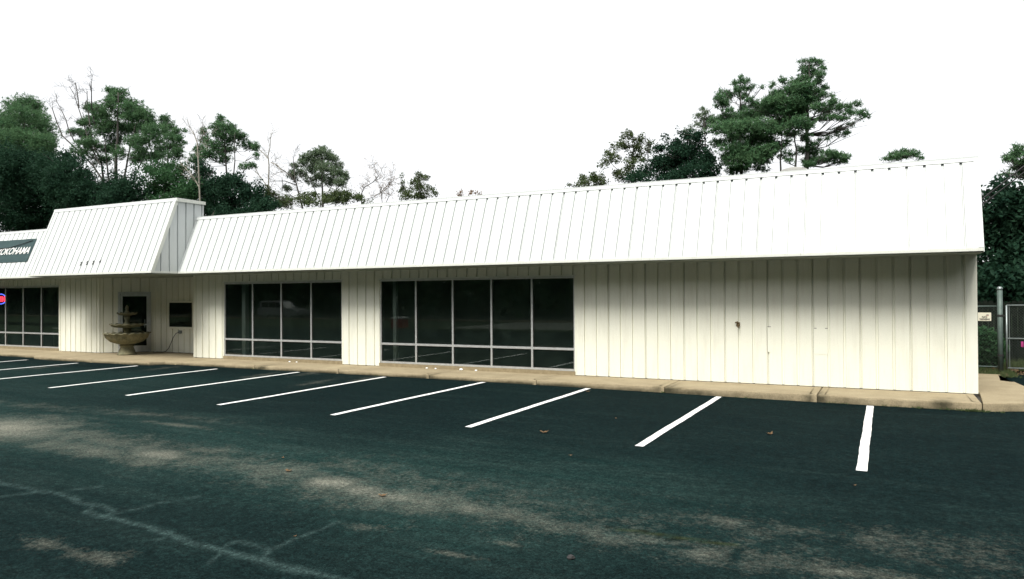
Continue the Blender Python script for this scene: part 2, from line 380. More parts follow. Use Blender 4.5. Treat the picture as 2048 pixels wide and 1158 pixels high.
    def line(arr, pts, w, amp, wob=0.10):
        P = np.array([on_z(a, b, -0.12)[:2] for a, b in pts]); d = np.full(len(V), 1e9)
        xx = x+wob*(vnoise(x, y, 1.7, 31)-0.5)*2; yy = y+wob*(vnoise(x, y, 1.7, 33)-0.5)*2
        for a, b in zip(P[:-1], P[1:]):
            ab = b-a; t = np.clip(((xx-a[0])*ab[0]+(yy-a[1])*ab[1])/(ab@ab), 0, 1)
            d = np.minimum(d, np.hypot(xx-a[0]-t*ab[0], yy-a[1]-t*ab[1]))
        np.maximum(arr, amp*np.exp(-(d/(w*.7))**2), out=arr)
    line(seal, [(-20, 962), (75, 987), (130, 990), (160, 1008), (200, 1013), (228, 1022)], 0.05, 0.55)
    line(seal, [(-20, 1001), (70, 988)], 0.05, 0.5)
    line(seal, [(228, 1022), (260, 1017), (300, 1011), (340, 1002), (400, 990)], 0.04, 0.5)
    line(seal, [(120, 990), (160, 980), (200, 975)], 0.035, 0.4)
    line(seal, [(228, 1022), (205, 1036), (175, 1025), (190, 1015)], 0.035, 0.5)
    line(seal, [(175, 1025), (213, 1037), (250, 1048), (300, 1060), (350, 1075), (400, 1088), (450, 1098), (520, 1115), (600, 1135), (700, 1165)], 0.06, 0.65)
    line(seal, [(213, 1037), (235, 1024), (300, 1013)], 0.03, 0.5)
    line(seal, [(450, 1092), (480, 1080), (520, 1085), (550, 1095), (600, 1072), (680, 1045)], 0.035, 0.5)
    line(seal, [(450, 1100), (420, 1125)], 0.03, 0.45); line(seal, [(550, 1095), (520, 1115)], 0.03, 0.45)
    line(seal, [(300, 1083), (335, 1075)], 0.03, 0.3)
    line(crack, [(1215, 1050), (1290, 1058), (1350, 1070), (1400, 1076), (1470, 1085)], 0.022, 0.95, 0.03)
    line(crack, [(1290, 1058), (1330, 1074), (1390, 1078)], 0.012, 0.8, 0.03)
    line(crack, [(1840, 1143), (1910, 1152)], 0.01, 0.7, 0.02); line(crack, [(935, 998), (960, 999)], 0.012, 0.8, 0.02)
    line(moss, [(1240, 1054), (1350, 1069), (1470, 1084)], 0.05, 0.35, 0.04)
    # fresh tar repairs (dark)
    tar = np.zeros(len(V)); line(tar, [(1480, 1090), (1455, 1150)], 0.07, 0.9, 0.02); line(tar, [(1320, 1088), (1380, 1090)], 0.05, 0.8, 0.03)
    pale_patch *= (1-np.clip(tar, 0, 1)); seal *= (1-np.clip(tar, 0, 1))
    for n, a in (('pale_patch', pale_patch), ('old_vignette', old_vignette), ('seal', seal*.72), ('crack', np.clip(crack, 0, 1)), ('moss', moss)):
        at_ = me.attributes.new(n, 'FLOAT', 'POINT'); at_.data.foreach_set('value', a.astype(np.float32))
    me.materials.append(MAT_ASPHALT)
    o = bpy.data.objects.new('parking_lot', me); COL.objects.link(o); tag(o, kind='structure'); return o
LOT = build_asphalt()

# painted stall lines
STALLS = [(-0.295, 9.74, 15.42), (-3.10, 9.92, 15.43), (-5.97, 10.10, 15.44), (-8.66, 10.03, 15.42), (-11.53, 10.06, 15.36), (-14.46, 10.2, 15.36),
          (-17.35, 10.3, 15.10), (-20.45, 10.5, 14.80), (-23.1, 10.6, 14.62), (-26.0, 10.6, 14.70), (-28.9, 10.6, 15.0)]
for i, (x, ya, yb) in enumerate(STALLS):
    m = MB(); n = 46; lean = random.uniform(-0.03, 0.03); L, Rr = [], []
    for k in range(n+1):
        y = ya+(yb-ya)*k/n; xc = x+lean*(k/n-0.5)+0.003*math.sin(k*0.35+i); zz = float(gz(x))+0.012
        w = 0.060+0.0015*math.sin(k*1.3+i*2)
        L.append((xc-w+random.uniform(-.0025, .0025), y, zz)); Rr.append((xc+w+random.uniform(-.0025, .0025), y, zz))
    for k in range(n): m.quad(L[k], Rr[k], Rr[k+1], L[k+1])
    o = m.build('painted_line', MAT_LINE, LOT)
# shift the line heights onto the slightly uneven sheet
def ground_at(x, y):
    return float(gz(x) + 0.02*(vnoise(np.array([x]), np.array([y]), 0.25, 5)[0]-0.5)*sstep(1.5, 4, 15.6-y))
for o in [c for c in LOT.children if c.name.startswith('painted_line')]:
    for v in o.data.vertices: v.co.z = ground_at(v.co.x, v.co.y)+0.005

# what lies across the street (it shows only as reflections in the glass)
tag(sheet('grass_verge', -160, 120, -16.4, -3.5, -0.045, MAT_GRASS), kind='structure')
tag(sheet('road', -220, 200, -27, -16.8, -0.04, simple('road_asphalt', (0.025, 0.03, 0.028), (0.04, 0.045, 0.04), 2, 0.9, spec=0.1)), kind='structure')
m = MB(); m.box(-200, 180, -16.8, -16.4, -0.25, 0.08); tag(m.build('kerb', MAT_SILL), kind='structure')
tag(sheet('driveway', -25, -9, -16.4, -5.5, -0.035, simple('drive_concrete', (0.09, 0.10, 0.085), (0.14, 0.15, 0.125), 2, 0.9)), kind='structure')

# ------------------------------------------------------------------ sidewalk
YW, YK = 16.826, 15.52
bed = MB(); bed.box(-45, 1.5, 15.75, 19.2, -0.34, -0.06); bed.box(1.5, 2.0, 16.1, 19.4, -0.34, -0.06)
WALK = bed.build('sidewalk', MAT_BED); tag(WALK, kind='structure')
STAIN_X = [(-4.20, 0.55), (-1.25, 0.42), (-16.0, 0.35), (-10.3, 0.3), (0.9, 0.35)]
def slab(outline, kerb_edges, deep=0.20):
    """outline: ccw polygon; kerb_edges: indices i of edges (i, i+1) that face the lot"""
    P = [np.array(p, float) for p in outline]; zt = 0.0; dz = 0.03
    bm = bmesh.new(); st = bm.verts.layers.float.new('stain')
    pts = []
    for i, p in enumerate(P):                                    # subdivide long edges
        q = P[(i+1) % len(P)]; n = max(1, int(np.linalg.norm(q-p)/0.12)) if i in kerb_edges else 1
        for k in range(n): pts.append((p+(q-p)*k/n, i in kerb_edges))
    c = np.mean(P, 0)
    n = len(pts); J = [random.uniform(-0.006, 0.006) if e else 0 for _, e in pts]
    def inset(i, d):
        p = pts[i][0]; a, b = pts[(i-1) % n][0], pts[(i+1) % n][0]
        e1, e2 = (p-a)/np.linalg.norm(p-a), (b-p)/np.linalg.norm(b-p)
        nn = np.array([-e1[1]-e2[1], e1[0]+e2[0]]); nn /= np.linalg.norm(nn)+1e-9; return p+nn*d
    rings = []
    for d, z in ((0.0, -0.30), (0.0, -0.10), (0.0, -0.045), (0.003, -0.014), (0.008, -0.004), (0.015, 0.0), (deep, 0.0)):
        ring = []
        for i in range(n):
            q = inset(i, d + (J[i] if z < -0.001 else 0)); v = bm.verts.new((q[0], q[1], z)); ring.append(v)
            s = 0.0
            if pts[i][1]:
                gx = q[0]; h = (z-float(gz(gx)))
                s = 0.62*(1-sstep(0.0, 0.06, h)) + (0.22+0.20*math.sin(gx*3.1)*math.sin(gx*1.3))*(z < -0.02)
                for sx, sw in STAIN_X:
                    s = max(s, .85*math.exp(-((gx-sx)/(sw*0.6))**2)*(1.0 if z < -0.02 else (0.75 if d < 0.05 else 0.45)))
            v[st] = float(s)
        rings.append(ring)
    for a, b in zip(rings[:-1], rings[1:]):
        for i in range(n): bm.faces.new((a[i], a[(i+1) % n], b[(i+1) % n], b[i]))
    bm.faces.new(rings[-1])
    bmesh.ops.triangulate(bm, faces=[f for f in bm.faces if len(f.verts) > 4])
    me = bpy.data.meshes.new('slab'); bm.to_mesh(me); bm.free(); me.materials.append(MAT_CONC)
    o = bpy.data.objects.new('slab', me); COL.objects.link(o); o.parent = WALK; return o
g = 0.006
JX = [1.50, -1.235, -4.27, -7.30, -10.30, -13.2, -16.3, -19.6]
for a, b in zip(JX[:-1], JX[1:]):
    slab([(b+g, YK+random.uniform(-.01, .01)), (a-g, YK+random.uniform(-.01, .01)), (a-g, 17.1), (b+g, 17.1)], (0,))
# the wider stretch before the entrance
slab([(-22.9+g, 14.95), (-20.9, 14.95), (-20.25, 15.06), (-20.02, 15.45), (-19.6-g, YK), (-19.6-g, 19.0), (-22.9+g, 19.0)], (0, 1, 2, 3))
slab([(-26.2, 15.05), (-25.2, 14.93), (-22.9-g, 14.95), (-22.9-g, 19.0), (-26.2, 19.0)], (0, 1))
for a, b in ((-26.2-g, -29.2), (-29.2-g, -32.2), (-32.2-g, -36), (-36-g, -42)):
    slab([(b+g, 15.32), (a, 15.28), (a, 17.1), (b+g, 17.1)], (0,))
# the apron beyond the corner
slab([(1.51, YK-0.01), (2.17, 15.86), (2.58, 18.65), (2.51, 19.50), (2.31, 19.72), (2.42, 21.15), (1.60, 21.2), (1.60, 16.90)], (0,), deep=0.06)

# ------------------------------------------------------------------ the building
ZS = 2.72
BLD = empty('commercial_building', (0, 0, 0), 'long low white metal-sided shop building with a slanted roof front', 'building')
GW, GB, GD = 0.026, 0.017, 0.036                                  # groove half width at the face, at the bottom, depth
def profile(u0, u1, ribs, GW=GW, GB=GB, GD=GD):
    """(u, w) along a sheet, w<0 inside a groove"""
    P = [(u0, None)]
    for r in ribs:
        for du, w in ((-GW, 0), (-GB, -GD), (GB, -GD), (GW, 0)): P.append((r+du, w))
    P.append((u1, None))
    out = [(u, w) for u, w in P if w is not None and u0 < u < u1]
    def depth(u):
        for r in ribs:
            d = abs(u-r)
            if d < GB: return -GD
            if d < GW: return -GD*(GW-d)/(GW-GB)
        return 0.0
    return [(u0, depth(u0))]+sorted(out)+[(u1, depth(u1))]
def panels(parent, name, mat, u0, u1, rib0, seam, fn, v0, v1, gap=0.003, vfun=None, groove=(GW, GB, GD)):
    """corrugated sheets three grooves wide between u0 and u1; fn(u, v, w) -> world"""
    k0 = math.floor((u0-rib0)/FT)-4; k1 = math.ceil((u1-rib0)/FT)+4
    ribs = [rib0+k*FT for k in range(k0, k1+1)]
    seams = [rib0+k*FT for k in range(k0, k1+1) if (k-seam) % 3 == 0 and u0+0.06 < rib0+k*FT < u1-0.06]
    cuts = [u0]+seams+[u1]; res = []
    for a, b in zip(cuts[:-1], cuts[1:]):
        a2 = a+(gap if a != u0 else 0); b2 = b-(gap if b != u1 else 0)
        pr = profile(a2, b2, ribs, *groove); m = MB(); dw = random.uniform(-0.0015, 0.0015)
        for (ua, wa), (ub, wb) in zip(pr[:-1], pr[1:]):
            la, ha = (v0, v1) if vfun is None else vfun(ua); lb, hb = (v0, v1) if vfun is None else vfun(ub)
            if ha-la < 1e-3 and hb-lb < 1e-3: continue
            m.quad(fn(ua, la, wa+dw), fn(ub, lb, wb+dw), fn(ub, hb, wb+dw), fn(ua, ha, wa+dw))
        res.append(m.build(name, mat, parent))
    return res

# --- front wall: a core with the steel sheets hung on it
def wall_core(name, boxes):
    m = MB()
    for b in boxes: m.box(*b)
    return m.build(name, MAT_CORE, BLD)
W1, W2, W3 = (-19.03, -14.16), (-12.82, -6.85), (-39.6, -27.71)       # shop windows: left edge, right edge
ZB, ZT, ZTR = 0.10, 2.45, 0.64
XR, XL = 1.553, -42.0
REC_L, REC_R, REC_Y = -25.32, -20.41, 18.05
SPL = (-23.93, REC_Y)                                                  # where the splayed entrance wall meets the back of the recess
c0, c1 = YW+0.048, YW+0.16
FRONT_L = wall_core('front_wall', [(W3[1]+.004, REC_L, c0, c1, 0, ZS+0.3), (XL, W3[0]-.004, c0, c1, 0, ZS+.3), (W3[0], W3[1], c0, c1, ZT+0.02, ZS+0.3)])
FRONT = wall_core('front_wall', [(W2[1]+.004, XR-.03, c0, c1, 0.0, ZS+0.3), (W1[1]+.004, W2[0]-.004, c0, c1, 0.0, ZS+0.3),
    (REC_R, W1[0]-.004, c0, c1, 0, ZS+0.3),
    (W1[0], W1[1], c0, c1, ZT+0.02, ZS+0.3), (W2[0], W2[1], c0, c1, ZT+0.02, ZS+0.3)])
RIB0 = -6.588
fw_ = lambda u, v, w: (u, YW-w, v)
Z0 = 0.012
for a, b in ((W2[1], XR-0.165), (W1[1], W2[0]), (REC_R+.03, W1[0]), (W3[1], REC_L-.04), (XL, W3[0])):
    panels(FRONT if a > -22 else FRONT_L, 'wall_panel', MAT_WALL, a, b, RIB0, 2, fw_, Z0, ZS+0.02)
for a, b in (W1, W2, W3):
    panels(FRONT if a > -22 else FRONT_L, 'wall_panel', MAT_WALL, a, b, RIB0, 2, fw_, ZT+0.006, ZS+0.02)
def box_part(name, mat, parent, *b, bevel=0.0):
    m = MB(); m.box(*b); return m.build(name, mat, parent, bevel=bevel)
# corner trims and edge trims
box_part('corner_trim', MAT_TRIM if False else MAT_WALL, FRONT, XR-0.165, XR+0.012, YW-0.010, YW+0.03, Z0, ZS+0.02)
box_part('corner_trim', MAT_WALL, FRONT, REC_R-0.01, REC_R+0.03, YW-0.006, YW+0.05, Z0, ZS+0.02)
box_part('corner_trim', MAT_WALL, FRONT, REC_L-0.04, REC_L+0.012, YW-0.008, YW+0.05, Z0, ZS+0.02)
for x0, x1 in (W1, W2, W3):
    for xx in (x0-0.03, x1-0.012): box_part('jamb_trim', MAT_WALL, FRONT, xx, xx+0.042, YW-0.007, YW+0.03, Z0, ZT+0.03)
    box_part('head_trim', MAT_TRIM, FRONT, x0-0.03, x1+0.03, YW-0.011, YW+0.03, ZT+0.004, ZT+0.034)
    box_part('window_sill', MAT_SILL, FRONT, x0-0.004, x1+0.004, YW-0.02, YW+0.15, -0.02, ZB-0.004)
# base shadow gap flashing at the foot of the wall
for x0, x1 in ((W2[1], XR), (W1[1], W2[0]), (REC_R, W1[0]), (W3[1], REC_L)):
    box_part('base_angle', MAT_DARK, FRONT, x0+.01, x1-.01, YW+0.004, YW+0.03, 0.0, 0.014)

def storefront(x0, x1, mull, label_first=None):
    fr = MB(); t = 0.05; ya, yb = YW+0.022, YW+0.085
    fr.box(x0+.002, x1-.002, ya, yb, ZB, ZB+t); fr.box(x0+.002, x1-.002, ya, yb, ZT-t, ZT)
    fr.box(x0+.002, x0+t, ya+.001, yb-.001, ZB+t, ZT-t); fr.box(x1-t, x1-.002, ya+.001, yb-.001, ZB+t, ZT-t)
    W = fr.build('storefront_window', MAT_ALU, BLD)
    xs = [x0+t]+list(mull)+[x1-t]
    for xm in mull:
        box_part('mullion', MAT_ALU, W, xm-.026, xm+.026, ya+.002, yb-.002, ZB+t, ZT-t, bevel=0.003)
    for i in range(len(xs)-1):
        a = xs[i]+(.026 if i else 0); b = xs[i+1]-(.026 if i < len(xs)-2 else 0)
        box_part('transom', MAT_ALU, W, a, b, ya+.004, yb-.004, ZTR-.028, ZTR+.028, bevel=0.003)
        for z0, z1 in ((ZB+t, ZTR-.028), (ZTR+.028, ZT-t)):
            m = MB(); tl = random.uniform(-.0015, .0015); y = YW+0.055
            m.quad((a, y+tl, z0), (b, y-tl, z0), (b, y-tl, z1), (a, y+tl, z1)); m.build('pane', MAT_GLASS, W)
            gk = MB()                                              # black gasket round the glass
            gk.box(a, b, y-.016, y+.006, z0, z0+.010); gk.box(a, b, y-.016, y+.006, z1-.010, z1)
            gk.box(a, a+.010, y-.015, y+.005, z0+.010, z1-.010); gk.box(b-.010, b, y-.015, y+.005, z0+.010, z1-.010)
            gk.build('gasket', MAT_DARK, W)
    return W
storefront(*W1, (-17.78, -16.575, -15.375))
storefront(*W2, (-11.595, -10.405, -9.22, -8.045))
storefront(*W3, tuple(sorted(-28.88-1.19*k for k in range(9))))

# --- interior shell seen through the glass
def room(x0, x1, y0, y1):
    for nm, mt, q in (('interior_floor', MAT_CARPET, ((x0, y0, .06), (x1, y0, .06), (x1, y1, .06), (x0, y1, .06))),
                      ('interior_ceiling', MAT_INT, ((x0, y0, 2.74), (x0, y1, 2.74), (x1, y1, 2.74), (x1, y0, 2.74))),
                      ('interior_back_wall', MAT_INT, ((x0, y1, .06), (x1, y1, .06), (x1, y1, 2.74), (x0, y1, 2.74))),
                      ('interior_side_wall', MAT_INT, ((x0, y0, .06), (x0, y1, .06), (x0, y1, 2.74), (x0, y0, 2.74))),
                      ('interior_side_wall', MAT_INT, ((x1, y0, .06), (x1, y0, 2.74), (x1, y1, 2.74), (x1, y1, .06)))):
        m = MB(); m.quad(*q); m.build(nm, mt, BLD)
room(-20.2, 1.35, c1+.01, 25.5); room(-41.8, -26.6, c1+.01, 23.5)
box_part('interior_post', MAT_WHITE, BLD, -18.78, -18.62, 17.35, 17.5, .07, 2.73)
box_part('interior_post', MAT_WHITE, BLD, -12.66, -12.55, 17.25, 17.36, .07, 2.73)
box_part('interior_post', MAT_WHITE, BLD, -14.62, -14.46, 17.35, 17.5, .07, 2.73)

# --- recess: splayed entrance wall, back wall, ceiling
SPA = np.array([REC_L, YW]); SPB = np.array(SPL); SL = float(np.linalg.norm(SPB-SPA)); SDIR = (SPB-SPA)/SL; SN = np.array([SDIR[1], -SDIR[0]])
def splay(u, v, w):
    p = SPA+SDIR*u+SN*w; return (p[0], p[1], v)
DU0, DU1, DZT = 0.66, 1.66, 2.14
REC = MB()
REC.box(SPL[0]-.3, REC_R+.1, REC_Y+.048, REC_Y+.16, 0, ZS+.2)
REC.prism([splay(-.02, 0, -.05), splay(SL+.05, 0, -.05), splay(SL+.05, 0, -.16), splay(-.02, 0, -.16)], (0, 0, ZS+.2))
REC.box(REC_R+.004, REC_R+.03, c1+.004, REC_Y+.03, 0, ZS+.2)
REC = REC.build('entrance_wall', MAT_CORE, BLD)
panels(REC, 'wall_panel', MAT_WALL, 0.02, DU0-.05, 0.14, 1, splay, Z0, ZS+.02)
panels(REC, 'wall_panel', MAT_WALL, DU1+.05, SL-.03, 1.86, 1, splay, Z0, ZS+.02)
panels(REC, 'wall_panel', MAT_WALL, DU0-.05, DU1+.05, 0.14, 1, splay, DZT+.06, ZS+.02)
fb = lambda u, v, w: (u, REC_Y-w, v)
WX0, WX1, WZ0, WZ1 = -23.16, -21.95, 0.93, 1.80
panels(REC, 'wall_panel', MAT_WALL, SPL[0]+.03, REC_R, -23.62, 2, fb, Z0, ZS+.02)
m = MB(); m.prism([splay(SL-.035, 0, .012), (SPL[0]+.03, REC_Y-.012, 0), (SPL[0]+.03, REC_Y+.02, 0), splay(SL-.035, 0, -.02)], (0, 0, ZS)); m.build('corner_trim', MAT_WALL, REC)
# door in the splayed wall
def sp_box(name, mat, parent, u0, u1, w0, w1, z0, z1):
    m = MB(); m.prism([splay(u0, z0, w1), splay(u1, z0, w1), splay(u1, z0, w0), splay(u0, z0, w0)], (0, 0, z1-z0)); return m.build(name, mat, parent)
m = MB()
for a, b, z0, z1 in ((DU0-.05, DU0+.03, .01, DZT+.06), (DU1-.03, DU1+.05, .01, DZT+.06), (DU0+.03, DU1-.03, DZT-.01, DZT+.058)):
    m.prism([splay(a, z0, .03), splay(b, z0, .03), splay(b, z0, -.05), splay(a, z0, -.05)], (0, 0, z1-z0))
DOOR = m.build('entrance_door', MAT_ALU, BLD)
for a, b, z0, z1 in ((DU0+.034, DU0+.10, .02, DZT-.014), (DU1-.10, DU1-.034, .02, DZT-.014)): sp_box('stile', MAT_ALU, DOOR, a, b, -.035, .012, z0, z1)
for z0, z1 in ((.02, .24), (.98, 1.03), (DZT-.10, DZT-.014)): sp_box('rail', MAT_ALU, DOOR, DU0+.102, DU1-.102, -.033, .010, z0, z1)
for z0, z1 in ((.24, .98), (1.03, DZT-.10)): sp_box('pane', MAT_GLASS, DOOR, DU0+.10, DU1-.10, -.014, -.008, z0+.001, z1-.001)
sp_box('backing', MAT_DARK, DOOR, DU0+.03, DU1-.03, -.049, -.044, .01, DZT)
m = MB(); m.tube([splay(DU1-.15, .9, .05), splay(DU1-.15, 1.2, .05)], .012, 8); m.build('handle', MAT_GALV, DOOR)
# small window in the back of the recess
m = MB()
for b in ((WX0-.07, WX1+.07, WZ1, WZ1+.06), (WX0-.09, WX1+.09, WZ0-.07, WZ0), (WX0-.07, WX0, WZ0, WZ1), (WX1, WX1+.07, WZ0, WZ1)):
    m.box(b[0], b[1], REC_Y-.03, REC_Y+.03, b[2], b[3])
SW = m.build('small_window', MAT_WALL, BLD)
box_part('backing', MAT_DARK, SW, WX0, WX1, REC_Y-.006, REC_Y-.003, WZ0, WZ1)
m = MB(); m.quad((WX0, REC_Y-.016, WZ0), (WX1, REC_Y-.016, WZ0), (WX1, REC_Y-.016, WZ1), (WX0, REC_Y-.016, WZ1)); m.build('pane', MAT_GLASS, SW)
# outlet box and hanging cable
m = MB(); m.box(-22.62, -22.50, REC_Y-.055, REC_Y-.002, .70, .80); m.box(-22.64, -22.48, REC_Y-.062, REC_Y-.056, .69, .81)
m.build('outlet_box', MAT_GALV, REC, bevel=.004)
cp = [(-22.60, REC_Y-.05, .74), (-22.70, REC_Y-.10, .70), (-22.82, REC_Y-.12, .55), (-22.92, REC_Y-.13, .35), (-23.02, REC_Y-.15, .16), (-23.14, REC_Y-.18, .05), (-23.32, REC_Y-.2, .014), (-23.5, REC_Y-.15, .013), (-23.7, REC_Y-.28, .012)]
m = MB(); m.tube(cp, .011, 6)
tag(m.build('power_cord', MAT_DARK), 'black cord hanging from the outlet under the small window to the floor', 'cord')

# --- mansard roof
RG = (0.026, 0.018, 0.042)
YE, ZE, YT, ZTOP = 15.74, 2.795, 16.44, 4.52
def slope_fn(ye, ze, yt, zt):
    d = np.array([0, yt-ye, zt-ze]); L = float(np.linalg.norm(d)); d /= L; n = np.array([0, -d[2], d[1]])
    return (lambda u, v, w: tuple(np.array([u, ye, ze])+d*v+n*w)), L, d, n
TX0, TX1, TYE, TYT, TZT, TYB = -26.06, -19.80, 14.80, 15.68, 5.05, 16.72
sf, SLEN, SD_, SNN = slope_fn(YE, ZE, YT, ZTOP)
RR0 = -2.373
def mansard(x0, x1, name):
    m = MB(); k = np.array([0, .045, -.012])
    sec = [(YE+.085, ZS+.012), (YT+.08, ZTOP-.02), (YT+.25, ZTOP-.02), (YT+.25, ZS+.30), (YW+.3, ZS+.30), (YW+.3, ZS+.012)]
    m.prism([(x0+.012, y, z) for y, z in sec], (x1-x0-.024, 0, 0)); R = m.build(name, MAT_CORE, BLD)
    panels(R, 'roof_panel', MAT_ROOF, x0, x1, RR0, 0, sf, 0.0, SLEN, groove=RG)
    # cap: a bent flashing over the top
    m = MB(); a = np.array(sf(0, SLEN-.05, .012)); b = np.array(sf(0, SLEN+.018, .014))
    sec = [(a[1], a[2]), (b[1], b[2]), (YT-.005, ZTOP+.055), (YT+.27, ZTOP+.045), (YT+.27, ZTOP-.05), (YT+.26, ZTOP-.05), (YT+.26, ZTOP+.0), (YT+.04, ZTOP+.0)]
    step = 3.2; xx = x1
    while xx > x0+.01:
        xa = max(x0, xx-step)
        mm = MB(); mm.prism([(xa+.001, y, z) for y, z in sec], (xx-xa-.002, 0, 0)); mm.build('roof_cap', MAT_ROOF, R); xx = xa
    xx = x1
    while xx > x0+.01:
        xa = max(x0, xx-3.1)
        mm = MB(); mm.box(xa+.0015, xx-.0015, YE-.022, YE+.03, ZS+.012, ZE-.004); mm.build('eave_fascia', MAT_TRIM, R, bevel=.006); xx = xa
    # soffit boards
    xx = x1
    while xx > x0+.01:
        xa = max(x0, xx-1.22)
        mm = MB(); mm.box(xa+.002, xx-.002, YE+.032, YW+.028, ZS-.004, ZS+.01); mm.build('soffit_board', MAT_SOFFIT, R); xx = xa
    return R
RM = mansard(TX1+.004, XR+.016, 'mansard_roof'); RL = mansard(XL, TX0-.004, 'mansard_roof')
# end closure of the right-hand slope
m = MB(); m.prism([(XR+.018, YE-.02, ZE-.07), (XR+.018, YT-.02, ZTOP+.05), (XR+.018, YT+.27, ZTOP+.04), (XR+.018, YT+.27, ZS), (XR+.018, YE+.02, ZS)], (.012, 0, 0))
m.build('end_panel', MAT_ROOF, RM)
m = MB(); m.prism([sf(XR-.06, 0, .003), sf(XR+.017, 0, .003), sf(XR+.017, 0, .016), sf(XR-.06, 0, .016)], tuple(SD_*(SLEN-.02))); m.build('edge_trim', MAT_ROOF, RM)

# raised entrance mansard
tf, TLEN, TD_, TN_ = slope_fn(TYE, ZE, TYT, TZT)
m = MB(); sec = [(TYE+.085, ZS+.02), (TYT+.08, TZT-.02), (TYB-.04, TZT-.02), (TYB-.04, ZS+.4), (17.0, ZS+.4), (17.0, ZS+.02)]
m.prism([(TX0+.065, y, z) for y, z in sec], (TX1-TX0-.13, 0, 0)); RT = m.build('entrance_mansard', MAT_CORE, BLD)
panels(RT, 'roof_panel', MAT_ROOF, TX0, TX1, TX0+.27, 2, tf, 0.0, TLEN, groove=RG)
def side_rng(u):                                                  # the side is a slanted trapezoid
    lo = ZS+.06; hi = ZE+(TZT-ZE)*min(1, max(0, (u-TYE)/(TYT-TYE))); return lo, max(lo, hi-.01)
panels(RT, 'side_panel', MAT_ROOF, TYE+.02, TYT, TYE+.32, 9, lambda u, v, w: (TX1+.002+w, u, v), 0, 0, vfun=side_rng, groove=RG)
panels(RT, 'side_panel', MAT_ROOF, TYT, TYB, TYE+.32, 9, lambda u, v, w: (TX1+.002+w, u, v), 0, 0, vfun=side_rng, groove=RG)
panels(RT, 'side_panel', MAT_ROOF, TYE+.02, TYT, TYE+.32, 9, lambda u, v, w: (TX0-.002-w, u, v), 0, 0, vfun=side_rng, groove=RG)
panels(RT, 'side_panel', MAT_ROOF, TYT, TYB, TYE+.32, 9, lambda u, v, w: (TX0-.002-w, u, v), 0, 0, vfun=side_rng, groove=RG)
box_part('back_panel', MAT_ROOF, RT, TX0+.06, TX1-.06, TYB-.03, TYB-.001, ZS+1.2, TZT-.01)
# trims of the entrance mansard
for xx in (TX0-.012, TX1-.07):
    m = MB(); m.prism([tf(xx, .02, .003), tf(xx+.082, .02, .003), tf(xx+.082, .02, .018), tf(xx, .02, .018)], tuple(TD_*(TLEN-.04))); m.build('edge_trim', MAT_ROOF, RT)
    sgn = 1 if xx > -22 else -1; xs = TX1+.004 if sgn > 0 else TX0-.018
    m = MB(); m.prism([np.array(tf(xs, .0, .015)), np.array(tf(xs+.014, .0, .015)), np.array(tf(xs+.014, .0, -.09)), np.array(tf(xs, .0, -.09))], tuple(TD_*(TLEN-.03))); m.build('edge_trim', MAT_TRIM, RT)
m = MB(); a = np.array(tf(0, TLEN-.06, .014)); b = np.array(tf(0, TLEN+.02, .016))
sec = [(a[1], a[2]), (b[1], b[2]), (TYT, TZT+.06), (TYB+.03, TZT+.05), (TYB+.03, TZT-.05), (TYB+.004, TZT-.05), (TYB+.004, TZT+.0), (TYT+.05, TZT+.0)]
m.prism([(TX0-.015, y, z) for y, z in sec], (TX1-TX0+.05, 0, 0)); m.build('roof_cap', MAT_ROOF, RT)
for xs in (TX1+.036, TX0-.034):
    box_part('side_cap', MAT_TRIM, RT, xs, xs+.018, TYT-.01, TYB+.032, TZT-.055, TZT+.047)
xx = TX1+.02
while xx > TX0:
    xa = max(TX0-.02, xx-3.05); box_part('eave_fascia', MAT_TRIM, RT, xa+.0015, xx-.0015, TYE-.022, TYE+.03, ZS+.014, ZE-.004, bevel=.006); xx = xa-.001
box_part('eave_fascia', MAT_TRIM, RT, TX1+.001, TX1+.022, TYE+.032, YE-.03, ZS+.014, ZS+.075)
box_part('eave_fascia', MAT_TRIM, RT, TX0-.022, TX0-.001, TYE+.032, YE-.03, ZS+.014, ZS+.075)
xx = TX1
while xx > TX0+.01:
    xa = max(TX0, xx-1.22); box_part('soffit_board', MAT_SOFFIT, RT, xa+.002, xx-.002, TYE+.032, REC_Y+.03, ZS-.008, ZS+.008); xx = xa
# house number on the entrance mansard
for ch, px_, py_ in (('2', 160.5, 527.5), ('5', 172.2, 526.0), ('2', 184.5, 525.2), ('4', 197.6, 523.2)):
    p = at(px_, py_, TYE+.09); u = p[0]
    v = (p[2]-ZE)/TD_[2]
    M4 = Matrix(((1, 0, 0, 0), (0, TD_[1], TN_[1], 0), (0, TD_[2], TN_[2], 0), (0, 0, 0, 1)))
    base = Vector(tf(u, v-.055, .006)); M4 = Matrix.Translation(base) @ M4
    text_mesh('house_number', ch, 0.17, MAT_BLACK, RT, M4, align='CENTER', bold=0.006, extrude=.004)

# roof deck, back and side walls
m = MB(); m.box(XL, XR-.02, YT+.26, 30, 3.95, 4.05); m.build('roof_deck', MAT_DECK, BLD)
m = MB(); m.box(XR-.15, XR-.034, c1+.002, 30, 0, 4.2); m.box(XL, XR-.152, 29.88, 30, 0, 4.2); m.box(XL, XL+.12, c1+.002, 29.87, 0, 4.2)
SIDE = m.build('side_wall', MAT_CORE, BLD)
panels(SIDE, 'wall_panel', MAT_WALL, YW+.032, 30.0, YW+.2, 0, lambda u, v, w: (XR+w, u, v), Z0, 4.2)
def vent(px_, py_, Y, r, h, mat):
    p = at(px_, py_, Y); V = MB()
    V.lathe([(r*.55, 4.05), (r*.55, p[2]-h), (r*.9, p[2]-h), (r, p[2]-h*.6), (r*.85, p[2]-h*.2), (r*.4, p[2])], 16)
    V.v = [(x+p[0], y+p[1], z) for x, y, z in V.v]; V.build('roof_vent', mat, BLD, smooth=True)
